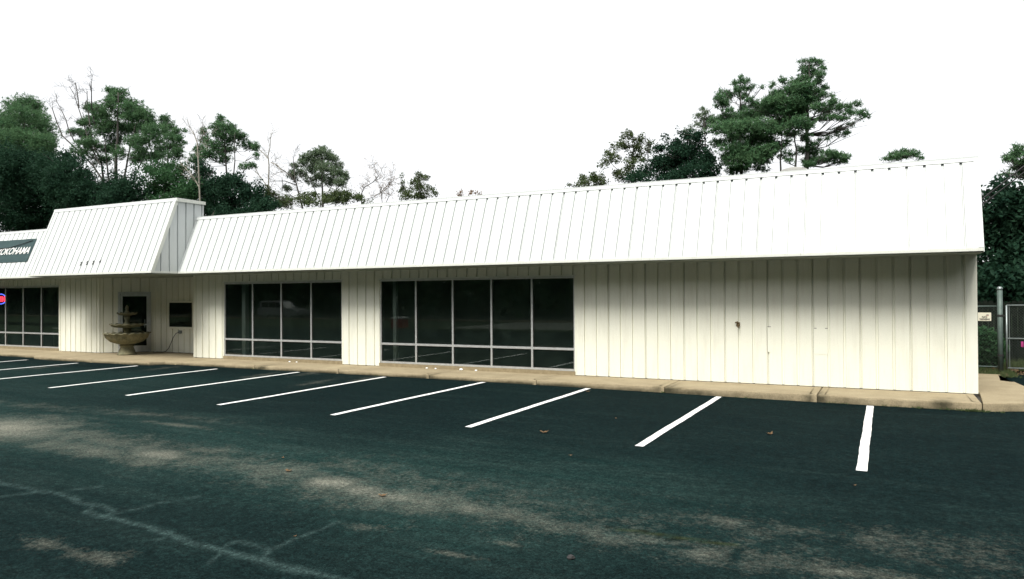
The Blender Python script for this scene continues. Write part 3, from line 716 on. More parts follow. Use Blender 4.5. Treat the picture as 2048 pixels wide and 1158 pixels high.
vent(712, 407.5, 18.5, .22, .25, MAT_WHITE); vent(1665, 334.5, 18.5, .30, .22, MAT_WHITE); vent(1588, 335.5, 18.5, .34, .22, MAT_DECK)

# hose bib and repair patch on the long wall
p = at(1477, 649, YW); HB = MB()
HB.tube([(p[0], YW+.01, p[2]), (p[0], YW-.07, p[2]), (p[0]+.005, YW-.10, p[2]-.03), (p[0]+.01, YW-.105, p[2]-.07)], .014, 8)
HB.lathe([(.035, -.004), (.035, .004)], 12); HB.v[-24:] = [(x+p[0]-.03, YW-.06+y*.3, z*4+p[2]+.05+.3*x) for x, y, z in HB.v[-24:]]
HB.box(p[0]-.045, p[0]+.03, YW-.012, YW-.002, p[2]-.04, p[2]+.05)
HB.build('hose_bib', simple('brass', (.12, .085, .04), (.22, .16, .08), 20, .5, .6), FRONT)
for (xa, xb, z) in ((-1.385, -1.12, 1.243), (-2.33, -2.26, 1.262)):
    box_part('repair_patch', MAT_WALL, FRONT, xa, xb, YW-.0035, YW-.0015, z-.55, z)
    box_part('patch_lip', MAT_CORE, FRONT, xa, xa+.05, YW-.006, YW-.0036, z-.006, z+.006)
    box_part('patch_lip', MAT_CORE, FRONT, xb-.05, xb, YW-.006, YW-.0036, z-.006, z+.006)

# banner with the tyre maker's name on the left slope
def on_slope(px_, py_, w):
    best = None
    d = W_+(px_-1024)/F_PX*R_+(579-py_)/F_PX*U_; n = np.array([0, SNN[1], SNN[2]]); o = np.array(sf(0, 0, w))
    t = ((o-np.array([0, 0, CAM_H]))@n)/(d@n); return np.array([0, 0, CAM_H])+d*t
bt, bb = on_slope(72.5, 477.5, .02), on_slope(54.9, 523.4, .02)
vt, vb = (bt[2]-ZE)/SD_[2], (bb[2]-ZE)/SD_[2]; bx = (bt[0]+bb[0])/2
m = MB(); NX, NV = 24, 6; BLw = 4.3
gridp = [[sf(bx-BLw+BLw*i/NX, vb+(vt-vb)*j/NV, .022+.007*math.sin(i*1.1+j*.5)+.004*math.sin(j*2.1)) for i in range(NX+1)] for j in range(NV+1)]
for j in range(NV):
    for i in range(NX): m.quad(gridp[j][i], gridp[j][i+1], gridp[j+1][i+1], gridp[j+1][i])
BAN = m.build('banner', MAT_BANNER, None, smooth=True)
tag(BAN, 'dark teal banner with white slanted lettering on the left roof slope', 'banner')
M4 = Matrix(((1, 0, 0, 0), (0, SD_[1], SNN[1], 0), (0, SD_[2], SNN[2], 0), (0, 0, 0, 1)))
tp = on_slope(57.0, 507.5, .04); tv = (tp[2]-ZE)/SD_[2]
lt = text_mesh('lettering', 'YOKOHAMA', .40, MAT_WHITE, BAN, Matrix.Translation(Vector(sf(tp[0]-.04, tv, .036))) @ M4, shear=.30, align='RIGHT', bold=.004, sx=0.93, spacing=.97)
m = MB(); rp = [sf(bx-.15, vt-.08, .05), sf(bx-.8, vt-.22, .05), sf(bx-1.5, vt-.34, .05), sf(bx-2.3, vt-.36, .05), sf(bx-3.0, vt-.28, .05), sf(bx-3.9, vt-.10, .05)]
m.tube(rp, .012, 5); m.build('cord', MAT_BLACK, BAN)

# lit OPEN sign hanging in the left window
OC = at(0.5, 598, YW+.13)
m = MB(); ring = [(OC[0]+.42*math.cos(a), OC[1], OC[2]+.20*math.sin(a)) for a in np.linspace(0, 2*math.pi, 41)]
m.tube(ring, .016, 6, cap=False)
OS = m.build('open_sign', MAT_NEON_B); tag(OS, 'oval red and blue lit sign hanging in the left shop window', 'neon sign')
text_mesh('lettering', 'OPEN', .27, MAT_NEON_R, OS, Matrix.Translation(Vector((OC[0], OC[1]-.01, OC[2]-.095))) @ Matrix.Rotation(math.pi/2, 4, 'X'), align='CENTER', bold=.01, extrude=.008)
m = MB(); m.box(OC[0]-.36, OC[0]+.36, OC[1]+.03, OC[1]+.05, OC[2]-.15, OC[2]+.15); m.build('backboard', MAT_BLACK, OS)
# a desk and an upright board just inside that window
DK = empty('desk', (-29.4, 18.3, 0.06), 'pale desk standing inside the left shop window', 'desk')
m = MB(); m.box(-.7, .7, -.3, .3, .70, .74); m.build('desktop', MAT_WHITE, DK)
for sx in (-.65, .62):
    m = MB(); m.box(sx, sx+.03, -.28, .28, 0, .70); m.build('leg', MAT_INT, DK)
m = MB(); m.box(-28.97, -28.80, 18.6, 18.64, .06, 1.75); m.box(-29.1, -28.67, 18.5, 18.75, .061, .09)
tag(m.build('display_board', MAT_WHITE), 'narrow white upright board seen through the left shop window', 'board')

# ------------------------------------------------------------------ fountain
FC = (-23.62, 16.70)
FT_ = empty('tiered_fountain', (FC[0], FC[1], 0), 'three tiered tan stone fountain with scalloped bowls in the entrance', 'fountain')
m = MB(); m.lathe([(.30, 0), (.30, .05), (.27, .08), (.25, .16), (.215, .24), (.20, .28), (.24, .31), (.24, .34), (.20, .36)], 28); m.build('pedestal', MAT_STONE, FT_, smooth=True)
def bowl(name, R, zr, zb, rb, nsc, dip):
    prof = [(rb, zb), (rb*1.5, zb+.015), (R*.70, zb+(zr-zb)*.28), (R*.90, zb+(zr-zb)*.62), (R*.97, zr-.02), (R*1.03, zr), (R*1.0, zr+.025), (R*.93, zr+.012), (R*.80, zr-.05), (R*.3, zr-.09), (.02, zr-.09)]
    def wob(j, th, r, z):
        k = 1 if 4 <= j <= 7 else 0
        fl = math.cos(nsc*th); rr = r*(1+(.03*fl if k else (.025*math.cos(nsc*2*th) if 1 <= j <= 3 else 0)))
        return rr, z+(dip*fl if k else 0)
    m = MB(); m.lathe(prof, nsc*8, wob); return m.build(name, MAT_STONE, FT_, smooth=True)
bowl('lower_bowl', .72, .745, .355, .17, 18, .014)
m = MB(); m.lathe([(.16, .60), (.15, .66), (.10, .70), (.085, .78), (.12, .86), (.13, .90), (.10, .935)], 20); m.build('stem', MAT_STONE, FT_, smooth=True)
bowl('middle_bowl', .53, 1.055, .925, .10, 12, .016)
m = MB(); m.lathe([(.15, .98), (.13, 1.05), (.075, 1.12), (.06, 1.19), (.09, 1.25), (.105, 1.30), (.08, 1.36)], 20); m.build('stem', MAT_STONE, FT_, smooth=True)
bowl('upper_bowl', .315, 1.445, 1.355, .07, 10, .016)
m = MB(); m.lathe([(.10, 1.38), (.10, 1.46), (.055, 1.52), (.04, 1.57), (.062, 1.61), (.055, 1.66), (.02, 1.72), (.005, 1.74)], 18); m.build('finial', MAT_STONE, FT_, smooth=True)

# ------------------------------------------------------------------ right side: post, gate, sign, fence, hedge
GP = (2.614, 22.76)
PO = empty('gate_post', (GP[0], GP[1], 0), 'tall grey green round metal post between the sign and the gate', 'post')
m = MB(); m.lathe([(.062, -.2), (.062, 2.06)], 18); m.build('shaft', MAT_GPOST, PO, smooth=True)
m = MB(); m.lathe([(.068, 2.05), (.068, 2.085), (.055, 2.115), (.02, 2.135)], 18); m.build('cap', MAT_GALV, PO, smooth=True)
for z in (.35, 1.38):
    m = MB(); m.lathe([(.070, z-.025), (.070, z+.025)], 16); m.build('hinge_band', MAT_DARK, PO)
def mesh_wire(x0, x1, y, z0, z1, step=.07, r=.0013):
    m = MB(); h = z1-z0; L = x1-x0
    for s in (-1, 1):
        c = -h if s > 0 else 0
        k = x0-h
        while k < x1+h:
            a, b = (k, z0), (k+s*h, z1)
            xa, za, xb, zb = a[0], a[1], b[0], b[1]
            def clip(X):
                t = (X-xa)/(xb-xa); return za+(zb-za)*t
            p, q = (xa, za), (xb, zb)
            if min(xa, xb) > x1 or max(xa, xb) < x0: k += step; continue
            def cl(pt):
                X = min(max(pt[0], x0), x1); return (X, clip(X))
            p, q = cl(p), cl(q)
            if abs(p[0]-q[0]) > .01: m.tube([(p[0], y+.002*s, p[1]), (q[0], y+.002*s, q[1])], r, 3, cap=False)
            k += step
    return m
GA = empty('chain_link_gate', (0, 0, 0), 'galvanised chain link gate beside the tall post', 'gate')
GY, gx0, gx1, gz0, gz1 = 22.80, 2.76, 5.6, .0, 1.645
for x in (gx0, gx1):
    m = MB(); m.tube([(x, GY, gz0), (x, GY, gz1)], .022, 8); m.build('upright', MAT_GALV, GA, smooth=True)
m = MB(); m.tube([(gx0+.06, GY+.01, gz0), (gx0+.06, GY+.01, gz1)], .008, 6); m.build('tension_bar', MAT_GALV, GA)
for z in (gz0+.02, .785, gz1): m = MB(); m.tube([(gx0, GY, z), (gx1, GY, z)], .019, 8); m.build('rail', MAT_GALV, GA, smooth=True)
o = mesh_wire(gx0+.02, gx1-.02, GY+.02, gz0+.03, gz1-.02).build('wire_mesh', MAT_WIRE, GA)
m = MB(); m.tube([(GP[0], GY-.07, 1.40), (2.66, GY-.08, 1.36), (2.74, GY-.03, 1.38)], .010, 5); m.build('chain', MAT_DARK, GA)
CF = empty('chain_link_fence', (0, 0, 0), 'short chain link fence between the building and the tall post', 'fence')
for z in (.04, 1.62): m = MB(); m.tube([(1.60, GY+.03, z), (GP[0]-.06, GY+.03, z)], .016, 8); m.build('rail', MAT_GPOST, CF, smooth=True)
mesh_wire(1.60, GP[0]-.06, GY+.03, .05, 1.61).build('wire_mesh', MAT_WIRE, CF)
sx0, sx1, sz0, sz1 = 2.128, 2.424, 1.237, 1.455
m = MB(); m.box(sx0, sx1, GY-.012, GY-.008, sz0, sz1)
SG = m.build('warning_sign', simple('sign_face', (.62, .60, .48), (.70, .67, .55), 6, .5)); tag(SG, 'small cream sign with black capitals on the chain link fence', 'sign')
RX = Matrix.Rotation(math.pi/2, 4, 'X')
text_mesh('lettering', 'NO', .075, MAT_BLACK, SG, Matrix.Translation(Vector(((sx0+sx1)/2, GY-.014, sz0+.075))) @ RX, align='CENTER', bold=.002)
text_mesh('lettering', 'TRESPASSING', .058, MAT_BLACK, SG, Matrix.Translation(Vector(((sx0+sx1)/2, GY-.014, sz0+.022))) @ RX, align='CENTER', bold=.002, sx=.66)
m = MB(); cx, cz = sx0+.215, sz0+.148
m.prism([(cx+.035*math.cos(a), GY-.0135, cz+.022*math.sin(a)) for a in np.linspace(0, math.pi, 12)], (0, .0012, 0)); m.build('emblem', simple('emblem_grey', (.12, .13, .14), (.2, .2, .2), 9), SG)
m = MB(); m.prism([(cx+.035*math.cos(a), GY-.0135, cz-.006+.012*math.sin(a)) for a in np.linspace(math.pi, 2*math.pi, 12)], (0, .0012, 0)); m.build('emblem', simple('emblem_red', (.3, .08, .06), (.35, .1, .08), 9), SG)
pk = at(2044, 690, GY-.05); m = MB()
for i in range(4):
    a = pk[0]-.02+.012*i; m.quad((a, pk[1]-.01*math.sin(i*2), pk[2]+.09), (a+.012, pk[1]-.01*math.sin(i*2+2), pk[2]+.09), (a+.013+.003*i, pk[1]-.012*math.sin(i*2+2.3), pk[2]-.05-.02*(i % 2)), (a+.001+.003*i, pk[1]-.012*math.sin(i*2+.3), pk[2]-.05+.02*(i % 2)))
tag(m.build('ribbon', simple('pink_cloth', (.45, .04, .22), (.55, .08, .30), 8, .7)), 'magenta ribbon tied to the chain link gate', 'ribbon')

BF = empty('board_fence', (0, 0, 0), 'dark weathered board fence behind the gate', 'fence')
for k in range(52):
    x = 1.2+k*.145; h = 1.72+random.uniform(-.03, .03)
    m = MB(); m.prism([(x, 25.6, -.28), (x+.137, 25.6+random.uniform(-.006, .006), -.28), (x+.137, 25.6, h-.04), (x+.10, 25.6, h), (x+.037, 25.6, h), (x, 25.6, h-.04)], (0, .02, 0)); m.build('board', MAT_FENCE, BF)
for z in (.3, 1.35): box_part('rail', MAT_FENCE, BF, 1.2, 8.7, 25.622, 25.66, z, z+.09)

# grass strip and leaf litter by the gate
def strip(name, poly, z, mat):
    m = MB(); n = len(poly); m.v = [(x, y, z) for x, y in poly]; m.f = [tuple(range(n))]; return m.build(name, mat)
tag(strip('grass_strip', [(1.6, 21.25), (2.43, 21.22), (2.75, 22.0), (2.95, 23.3), (9, 23.4), (9, 27), (1.6, 27)], -.085, MAT_LEAFLITTER), kind='structure')

# ------------------------------------------------------------------ foliage tools
def tri_mesh(name, T, mat, parent):
    """T: (n, 3, 3) triangles"""
    n = len(T); me = bpy.data.meshes.new(name); me.vertices.add(n*3); me.vertices.foreach_set('co', T.reshape(-1).astype(np.float32))
    me.loops.add(n*3); me.loops.foreach_set('vertex_index', np.arange(n*3, dtype=np.int32))
    me.polygons.add(n); me.polygons.foreach_set('loop_start', np.arange(0, n*3, 3, dtype=np.int32)); me.polygons.foreach_set('loop_total', np.full(n, 3, dtype=np.int32))
    me.update(); me.validate(); me.materials.append(mat)
    o = bpy.data.objects.new(name, me); COL.objects.link(o)
    if parent: o.parent = parent
    return o
def unit(v): return v/(np.linalg.norm(v, axis=-1, keepdims=True)+1e-9)
def tufts(C, n, length, width, up=0.25):
    """n needle blades radiating from each centre"""
    k = len(C); D = rng.normal(size=(k, n, 3)); D[..., 2] += up; D = unit(D)
    L = length*rng.uniform(.55, 1.15, (k, n, 1)); S = unit(np.cross(D, rng.normal(size=(k, n, 3))))*width*rng.uniform(.6, 1.2, (k, n, 1))
    c = C[:, None, :]+rng.normal(size=(k, n, 3))*length*.18
    return np.stack([c-S*.5, c+S*.5, c+D*L], 2).reshape(-1, 3, 3)
def leaves(C, n, size, spread):
    k = len(C); c = np.repeat(C, n, 0)+rng.normal(size=(k*n, 3))*spread
    a = unit(rng.normal(size=(k*n, 3)))*size*rng.uniform(.6, 1.25, (k*n, 1)); b = unit(np.cross(a, rng.normal(size=(k*n, 3))))*size*.55*rng.uniform(.7, 1.2, (k*n, 1))
    t1 = np.stack([c-a*.6, c+b*.5, c+a*.6], 1); t2 = np.stack([c-a*.6, c+a*.6, c-b*.5], 1); return np.concatenate([t1, t2])
def tree(name, label, cat, Y, base_px, stems, pads, kind='pine', mat=None, bark=None, group=None, dens=1.0, bl=0.26, bw=0.06, spreadY=0.9, ground=-0.28):
    """stems: list of (pixel path, radius m); pads: (px, py, rx_px, ry_px[, density])"""
    P0 = at(base_px, 560, Y); s = mpp(P0)
    T = empty(name, (P0[0], P0[1], ground), label, cat, group); off = np.array([P0[0], P0[1], ground])
    bm = MB(); nodes = []
    for path, r in stems:
        pts = [np.array([P0[0]+(path[0][0]-base_px)*s*.3, P0[1], ground])]
        yo = rng.uniform(-1.0, 1.0)
        for i, (a, b) in enumerate(path): pts.append(at(a, b, Y+yo*(i+1)/len(path)))
        n = len(pts); fine = []
        for i in range(n-1):
            for t in (0, .34, .67): fine.append(pts[i]*(1-t)+pts[i+1]*t+(rng.normal(size=3)*.05 if i else 0))
        fine.append(pts[-1]); z0, z1 = fine[0][2], fine[-1][2]
        rr = [max(.025, r*(1-.86*((p[2]-z0)/(z1-z0+1e-6))**1.1)) for p in fine]
        bm.tube(fine, rr, 7); nodes += [(p, q) for p, q in zip(fine, rr) if p[2] > 3]
    tri = []
    for pd in pads:
        px_, py_, rx, ry = pd[:4]; de = (pd[4] if len(pd) > 4 else 1.0)*dens
        R, H = rx*s, ry*s; c = at(px_, py_, Y+rng.uniform(-spreadY, spreadY)*(1.0+R))
        area = math.pi*R*H
        if kind == 'pine':
            R, H = R*1.42, H*1.5; area *= 2.1; nt_ = max(6, int(area*de*34*(0.34/bl)**2)); q = rng.normal(size=(nt_, 3)); q = unit(q)*rng.random((nt_, 1))**.45
            # bunch tufts toward a few sub-centres so that the crown has gaps and clumps
            ks = max(3, nt_//16); ctr = unit(rng.normal(size=(ks, 3)))*rng.random((ks, 1))**.5; q = q*.62+ctr[rng.integers(0, ks, nt_)]*.55
            C = c+q*np.array([R, max(R*.9, H), H]); tri.append(tufts(C, 9, bl, bw))
        else:
            R, H = R*1.22, H*1.32; area *= 1.6; nt_ = max(5, int(area*de*24*(0.34/bl)**2)); ks = max(3, nt_//9)
            ctr = unit(rng.normal(size=(ks, 3)))*rng.random((ks, 1))**.45
            q = ctr[rng.integers(0, ks, nt_)]*.9+rng.normal(size=(nt_, 3))*.20
            C = c+q*np.array([R, max(R*.9, H), H]); tri.append(leaves(C, 7, bl*.8, bl*.55))
        # limb from the stem to the pad
        if nodes:
            cand = [(np.linalg.norm(p-c)+.9*max(0, p[2]-(c[2]-.3*R)), i) for i, (p, q_) in enumerate(nodes)]
            i = min(cand)[1]; p, r0 = nodes[i]
            mid = p*.5+c*.5+np.array([0, 0, -.12*np.linalg.norm(c-p)])
            bm.tube([p, mid, c], [min(r0*.45, .055), min(r0*.3, .03), .012], 5, cap=False)
            for _ in range(3):
                e = c+rng.normal(size=3)*np.array([R, R, H])*.6; bm.tube([mid, (mid+e)/2+rng.normal(size=3)*.1, e], [.025, .016, .008], 4, cap=False)
    bm.v = [tuple(np.array(v)-off) for v in bm.v]; bm.build('trunk', bark or MAT_BARK, T, smooth=True)
    tri = np.concatenate(tri)-off; tri_mesh('crown', tri, mat or (MAT_PINE if kind == 'pine' else MAT_OAK), T); return T
def bare_tree(name, label, Y, paths, rad, bark, depth=3, twig=1.0, buds=None, group=None, ground=-.28):
    P0 = at(paths[0][0][0], 560, Y); off = np.array([P0[0], P0[1], ground]); s = mpp(P0)
    T = empty(name, tuple(off), label, 'tree', group); bm = MB(); tips = []
    def grow(p, d, L, r, lev):
        n = 4; pts = [p]; dd = d
        for i in range(n):
            dd = unit(dd+rng.normal(size=3)*.16+np.array([0, 0, .05])); pts.append(pts[-1]+dd*L/n)
        bm.tube(pts, [max(.010, r*(.45-.4*i/n)) for i in range(n+1)], 5 if lev > 1 else 4, cap=False)
        if lev == 0: tips.extend(pts[2:]); return
        for i in range(1, n+1):
            for _ in range(2 if lev < 3 else 1):
                nd = unit(dd*.8+rng.normal(size=3)*.75); grow(pts[i], nd, L*rng.uniform(.45, .65), max(.012, r*.5), lev-1)
    for k, path in enumerate(paths):
        pts = []
        if k == 0: pts.append(off.copy()); pts[0][2] = ground
        yo = rng.uniform(-1, 1)*(k > 0)
        for i, (a, b) in enumerate(path): pts.append(at(a, b, Y+yo*i*.6))
        rr = [.5*rad*(1.0 if k == 0 else .5)*(1-.85*i/len(pts))+.008 for i in range(len(pts))]
        bm.tube(pts, rr, 7, cap=False)
        for i in range(1, len(pts)):
            if pts[i][2] < 6: continue
            d = unit(pts[i]-pts[i-1])
            for _ in range(2): grow(pts[i]*.8+pts[i-1]*.2, unit(d+rng.normal(size=3)*.6), twig*rng.uniform(1.0, 1.8), max(.02, rr[i]*.5), depth-1)
    bm.v = [tuple(np.array(v)-off) for v in bm.v]; bm.build('trunk', bark, T, smooth=True)
    if buds is not None and tips:
        C = np.array(tips)-off; tri_mesh('crown', leaves(C, 2, .10, .10), buds, T)
    return T

# ------------------------------------------------------------------ trees left
tree('pine_tree', 'bushy dark evergreen tree at the far left edge', 'tree', 46, 50,
     [([(48, 430), (50, 330), (48, 230)], .26), ([(30, 400), (28, 300), (25, 240)], .18), ([(75, 400), (70, 300), (75, 240)], .18)],
     [(12, 238, 22, 18), (30, 212, 20, 14), (55, 205, 22, 13), (72, 215, 18, 14), (45, 228, 30, 16), (82, 240, 20, 16), (20, 258, 28, 18), (55, 252, 34, 18), (92, 262, 16, 20), (5, 275, 24, 18), (40, 278, 34, 18), (78, 285, 28, 20), (98, 290, 12, 16), (20, 300, 34, 22), (60, 305, 36, 22), (92, 312, 22, 20), (-20, 250, 26, 26), (-20, 300, 30, 30)], dens=1.0)
tree('evergreen_tree', 'dense dark thicket tree rising behind the left roof slope', 'tree', 42, 40,
     [([(40, 420), (40, 330)], .25)], [(10, 335, 44, 30, 1.5), (60, 335, 44, 28, 1.5), (100, 350, 34, 28, 1.4), (20, 380, 55, 32, 1.5), (80, 385, 50, 30, 1.5), (130, 400, 40, 26, 1.5), (30, 425, 60, 30, 1.5), (100, 430, 50, 22, 1.5), (-20, 350, 40, 60, 1.4), (60, 455, 60, 20, 1.4)], 'leaf', MAT_THICKET)
tree('pine_tree', 'tallest spreading tree over the raised entrance roof', 'tree', 45, 228,
     [([(228, 420), (232, 330), (235, 250), (236, 185)], .34), ([(215, 400), (200, 320), (180, 260), (165, 225)], .22), ([(240, 390), (258, 310), (272, 250), (285, 225)], .22), ([(222, 390), (212, 310), (205, 240)], .2), ([(250, 400), (285, 320), (305, 270)], .16)],
     [(226, 182, 14, 8), (243, 186, 12, 9), (236, 198, 22, 11), (218, 206, 16, 10), (192, 218, 18, 11), (178, 214, 10, 8), (205, 228, 22, 12), (252, 212, 16, 9), (268, 214, 20, 12), (285, 226, 18, 13), (298, 240, 14, 12), (262, 232, 22, 12), (240, 228, 16, 10, .7), (190, 244, 20, 11), (165, 246, 12, 8), (155, 264, 20, 8), (172, 268, 18, 8), (222, 250, 24, 13), (248, 256, 20, 13), (276, 256, 24, 14), (304, 262, 16, 15), (205, 266, 18, 11, .8), (288, 280, 28, 12), (235, 276, 22, 12, .8), (172, 284, 22, 9), (192, 292, 20, 10, .7), (216, 298, 20, 11, .8), (262, 284, 16, 10, .7), (282, 302, 18, 11, .8), (240, 305, 18, 10, .7), (168, 306, 24, 9, .8), (205, 318, 22, 11, .8), (270, 318, 20, 12, .8)], dens=1.2)
bare_tree('bare_tree', 'leafless tree with two long limbs leaning left beside the tallest tree', 44,
     [[(222, 430), (205, 360), (185, 330), (155, 300), (125, 272), (112, 240), (104, 215)], [(150, 285), (138, 262), (132, 240), (122, 218), (112, 200)], [(200, 330), (180, 290), (165, 240), (155, 210), (148, 188), (138, 172)], [(158, 215), (156, 195), (151, 165)], [(190, 250), (183, 215), (183, 180), (182, 162)], [(180, 250), (175, 215), (174, 182)]],
     .22, MAT_BARK, depth=2, twig=.6)
tree('evergreen_tree', 'dark round undergrowth tree behind the raised entrance roof', 'tree', 40, 150,
     [([(150, 420), (150, 360)], .2)], [(125, 320, 24, 14, .9), (150, 325, 22, 12, .8), (140, 345, 34, 18), (165, 360, 30, 18), (120, 370, 36, 26, 1.5), (165, 385, 40, 22, 1.6), (205, 390, 36, 20, 1.5), (235, 370, 26, 26, 1.1), (235, 400, 40, 18, 1.6), (262, 380, 24, 26, 1.1), (265, 402, 24, 16, 1.3), (180, 415, 60, 14, 1.5)], 'leaf', MAT_THICKET)
tree('pine_tree', 'slim open crowned pine right of the tallest tree', 'tree', 50, 335,
     [([(335, 420), (336, 340), (335, 245)], .22), ([(325, 400), (318, 330), (310, 290)], .14)],
     [(330, 238, 14, 7), (335, 250, 18, 9), (352, 262, 10, 7, .7), (325, 264, 20, 9, .8), (358, 278, 10, 8, .7), (342, 276, 20, 9), (318, 282, 16, 8, .8), (348, 292, 18, 9), (325, 298, 20, 9, .8), (356, 305, 12, 8), (338, 312, 22, 9, .7), (308, 312, 20, 10), (366, 262, 6, 5, .5), (370, 285, 6, 5, .5)], dens=1.1, bl=.24)
tree('evergreen_tree', 'low dark leafy tree showing above the entrance roof ridge', 'tree', 42, 330,
     [([(330, 420), (330, 350)], .2)], [(300, 335, 24, 12), (335, 335, 26, 12, 1.2), (300, 360, 30, 16, .9), (345, 355, 30, 14, 1.1), (360, 340, 20, 10), (315, 380, 26, 14, .9), (350, 380, 34, 16, 1.3), (380, 380, 26, 18, 1.3), (290, 392, 16, 10, .6), (330, 397, 30, 8, 1.0), (375, 402, 30, 12, 1.4)], 'leaf', MAT_OAK)
bare_tree('pale_bare_tree', 'thin pale trunked bare tree rising just behind the entrance roof corner', 40,
     [[(400, 405), (398, 360), (396, 310), (394, 285), (388, 268), (380, 255)], [(398, 375), (388, 355), (370, 335)], [(396, 300), (402, 280), (408, 262)]], .13, MAT_BARK2, depth=2, twig=.7)
tree('pine_tree', 'open airy pine with two straight stems near the entrance roof', 'tree', 50, 455,
     [([(458, 420), (452, 330), (446, 240)], .22), ([(470, 410), (468, 320), (470, 265)], .18)],
     [(440, 240, 10, 8), (446, 252, 14, 10), (430, 254, 10, 8, .8), (440, 268, 18, 10), (462, 256, 12, 9), (470, 268, 16, 10), (484, 275, 10, 8, .8), (455, 282, 20, 10), (408, 264, 10, 8, .8), (412, 280, 12, 8, .7), (425, 285, 18, 9, .8), (494, 290, 16, 9), (508, 296, 10, 8), (512, 312, 7, 6, .7), (435, 300, 22, 9, .9), (460, 300, 18, 8, .7), (415, 308, 18, 9, .9), (502, 330, 12, 7, .8), (485, 335, 10, 7, .5), (440, 318, 22, 8, .8), (400, 300, 14, 9, .9), (395, 318, 20, 9)], dens=1.05, bl=.24)
tree('evergreen_tree', 'dark leafy tree filling the corner right of the entrance roof', 'tree', 44, 445,
     [([(445, 420), (445, 360)], .2)], [(405, 335, 24, 12, 1.2), (400, 355, 24, 14, 1.1), (390, 385, 20, 16, 1.3), (420, 375, 26, 16, 1.4), (445, 365, 26, 14, 1.5), (470, 362, 22, 12, 1.2), (425, 400, 34, 14, 1.6), (470, 385, 34, 16, 1.6), (495, 375, 16, 12), (510, 385, 14, 10), (505, 402, 26, 12, 1.4), (460, 410, 40, 10, 1.6), (520, 372, 6, 10, .8), (420, 428, 40, 14, 1.6), (470, 428, 40, 14, 1.6), (515, 420, 30, 12, 1.5), (540, 412, 16, 10, 1.2), (525, 395, 14, 12, 1.0)], 'leaf', MAT_THICKET)
# ------------------------------------------------------------------ trees in the middle
bare_tree('bare_tree', 'leafless grey tree between the corner thicket and the round crowned tree', 56,
     [[(537, 430), (537, 370), (538, 330), (536, 312), (540, 295), (541, 275)], [(536, 375), (522, 355), (510, 342)], [(537, 318), (528, 308), (520, 300)], [(542, 325), (555, 330), (565, 345)]], .17, MAT_BARK2, depth=2, twig=.8)
bare_tree('bare_tree', 'small leafless tree touching the left side of the round crowned tree', 57,
     [[(605, 415), (598, 390), (592, 365), (580, 350), (565, 340), (552, 330)], [(590, 362), (588, 335), (586, 312)], [(592, 370), (570, 362), (545, 362)], [(600, 400), (580, 390), (562, 388)]], .2, MAT_BARK, depth=2, twig=.8)
tree('round_tree', 'round crowned grey green tree standing alone behind the roof', 'tree', 58, 645,
     [([(645, 420), (645, 360), (644, 300)], .24), ([(640, 405), (622, 360), (605, 330)], .14), ([(648, 405), (668, 365), (680, 345)], .14)],
     [(644, 298, 10, 6), (640, 306, 16, 8), (655, 310, 12, 8), (628, 308, 12, 8), (612, 316, 14, 8), (604, 326, 12, 7), (664, 320, 14, 8), (676, 332, 12, 9), (636, 322, 20, 9), (592, 332, 10, 7, .8), (586, 348, 12, 9), (602, 346, 14, 8, .8), (625, 338, 18, 9, .8), (650, 336, 20, 10), (686, 346, 10, 8), (692, 356, 8, 9), (670, 346, 16, 9), (640, 354, 18, 9), (616, 358, 14, 8, .7), (660, 362, 20, 9), (684, 366, 14, 8), (635, 368, 14, 6, .6), (590, 360, 8, 6, .7), (574, 376, 10, 7, .9)], dens=.95, mat=MAT_PINE2, bl=.24)
tree('evergreen_shrub', 'low olive shrubs crown at the foot of the round crowned tree', 'tree', 55, 640,
     [([(640, 420), (640, 395)], .12)], [(672, 386, 18, 10), (655, 395, 16, 8, .9), (690, 392, 12, 8, .9), (620, 392, 14, 8, .9), (600, 400, 24, 7), (570, 402, 26, 8), (545, 392, 16, 10), (555, 408, 26, 6, 1.2), (640, 402, 22, 5, 1.0), (675, 400, 26, 5, 1.2), (530, 385, 10, 10, .7)], 'leaf', MAT_OLIVE)
tree('evergreen_shrub', 'small shrub just left of the brown twiggy tree', 'tree', 55, 708,
     [([(708, 420), (708, 398)], .10)], [(712, 392, 12, 6), (700, 398, 10, 5), (720, 398, 8, 5), (735, 404, 10, 3, .8)], 'leaf', MAT_OLIVE)
bare_tree('twiggy_tree', 'small brown twiggy tree showing in the gap behind the roof', 60,
     [[(724, 420), (722, 390), (728, 375), (745, 365), (757, 352), (752, 342)], [(726, 400), (745, 395), (762, 385), (775, 370), (784, 362)], [(765, 410), (762, 385), (758, 368)], [(770, 410), (778, 392), (776, 375)]], .11, MAT_BARK, depth=2, twig=.9, buds=MAT_DRY)
tree('evergreen_shrub', 'dark bushy treetop standing alone above the middle of the roof', 'tree', 60, 833,
     [([(833, 420), (838, 380), (836, 350)], .12), ([(815, 410), (808, 385)], .08)], [(836, 350, 7, 5, .9), (845, 358, 10, 7, .9), (830, 362, 10, 7, .9), (855, 354, 4, 4, .7), (838, 374, 18, 8), (812, 382, 12, 6, .9), (860, 376, 8, 6, .7), (820, 392, 24, 6), (850, 390, 20, 6), (802, 352, 3, 4, .8), (868, 388, 8, 5, .6), (805, 368, 5, 5, .5)], 'leaf', MAT_OLIVE, bl=.24)
tree('evergreen_shrub', 'tiny treetops barely showing over the middle of the roof', 'tree', 62, 925,
     [([(925, 420), (925, 392)], .08)], [(920, 388, 7, 4, .7), (942, 387, 9, 3, .5), (960, 388, 6, 2, .4)], 'leaf', MAT_DRY, bl=.22)
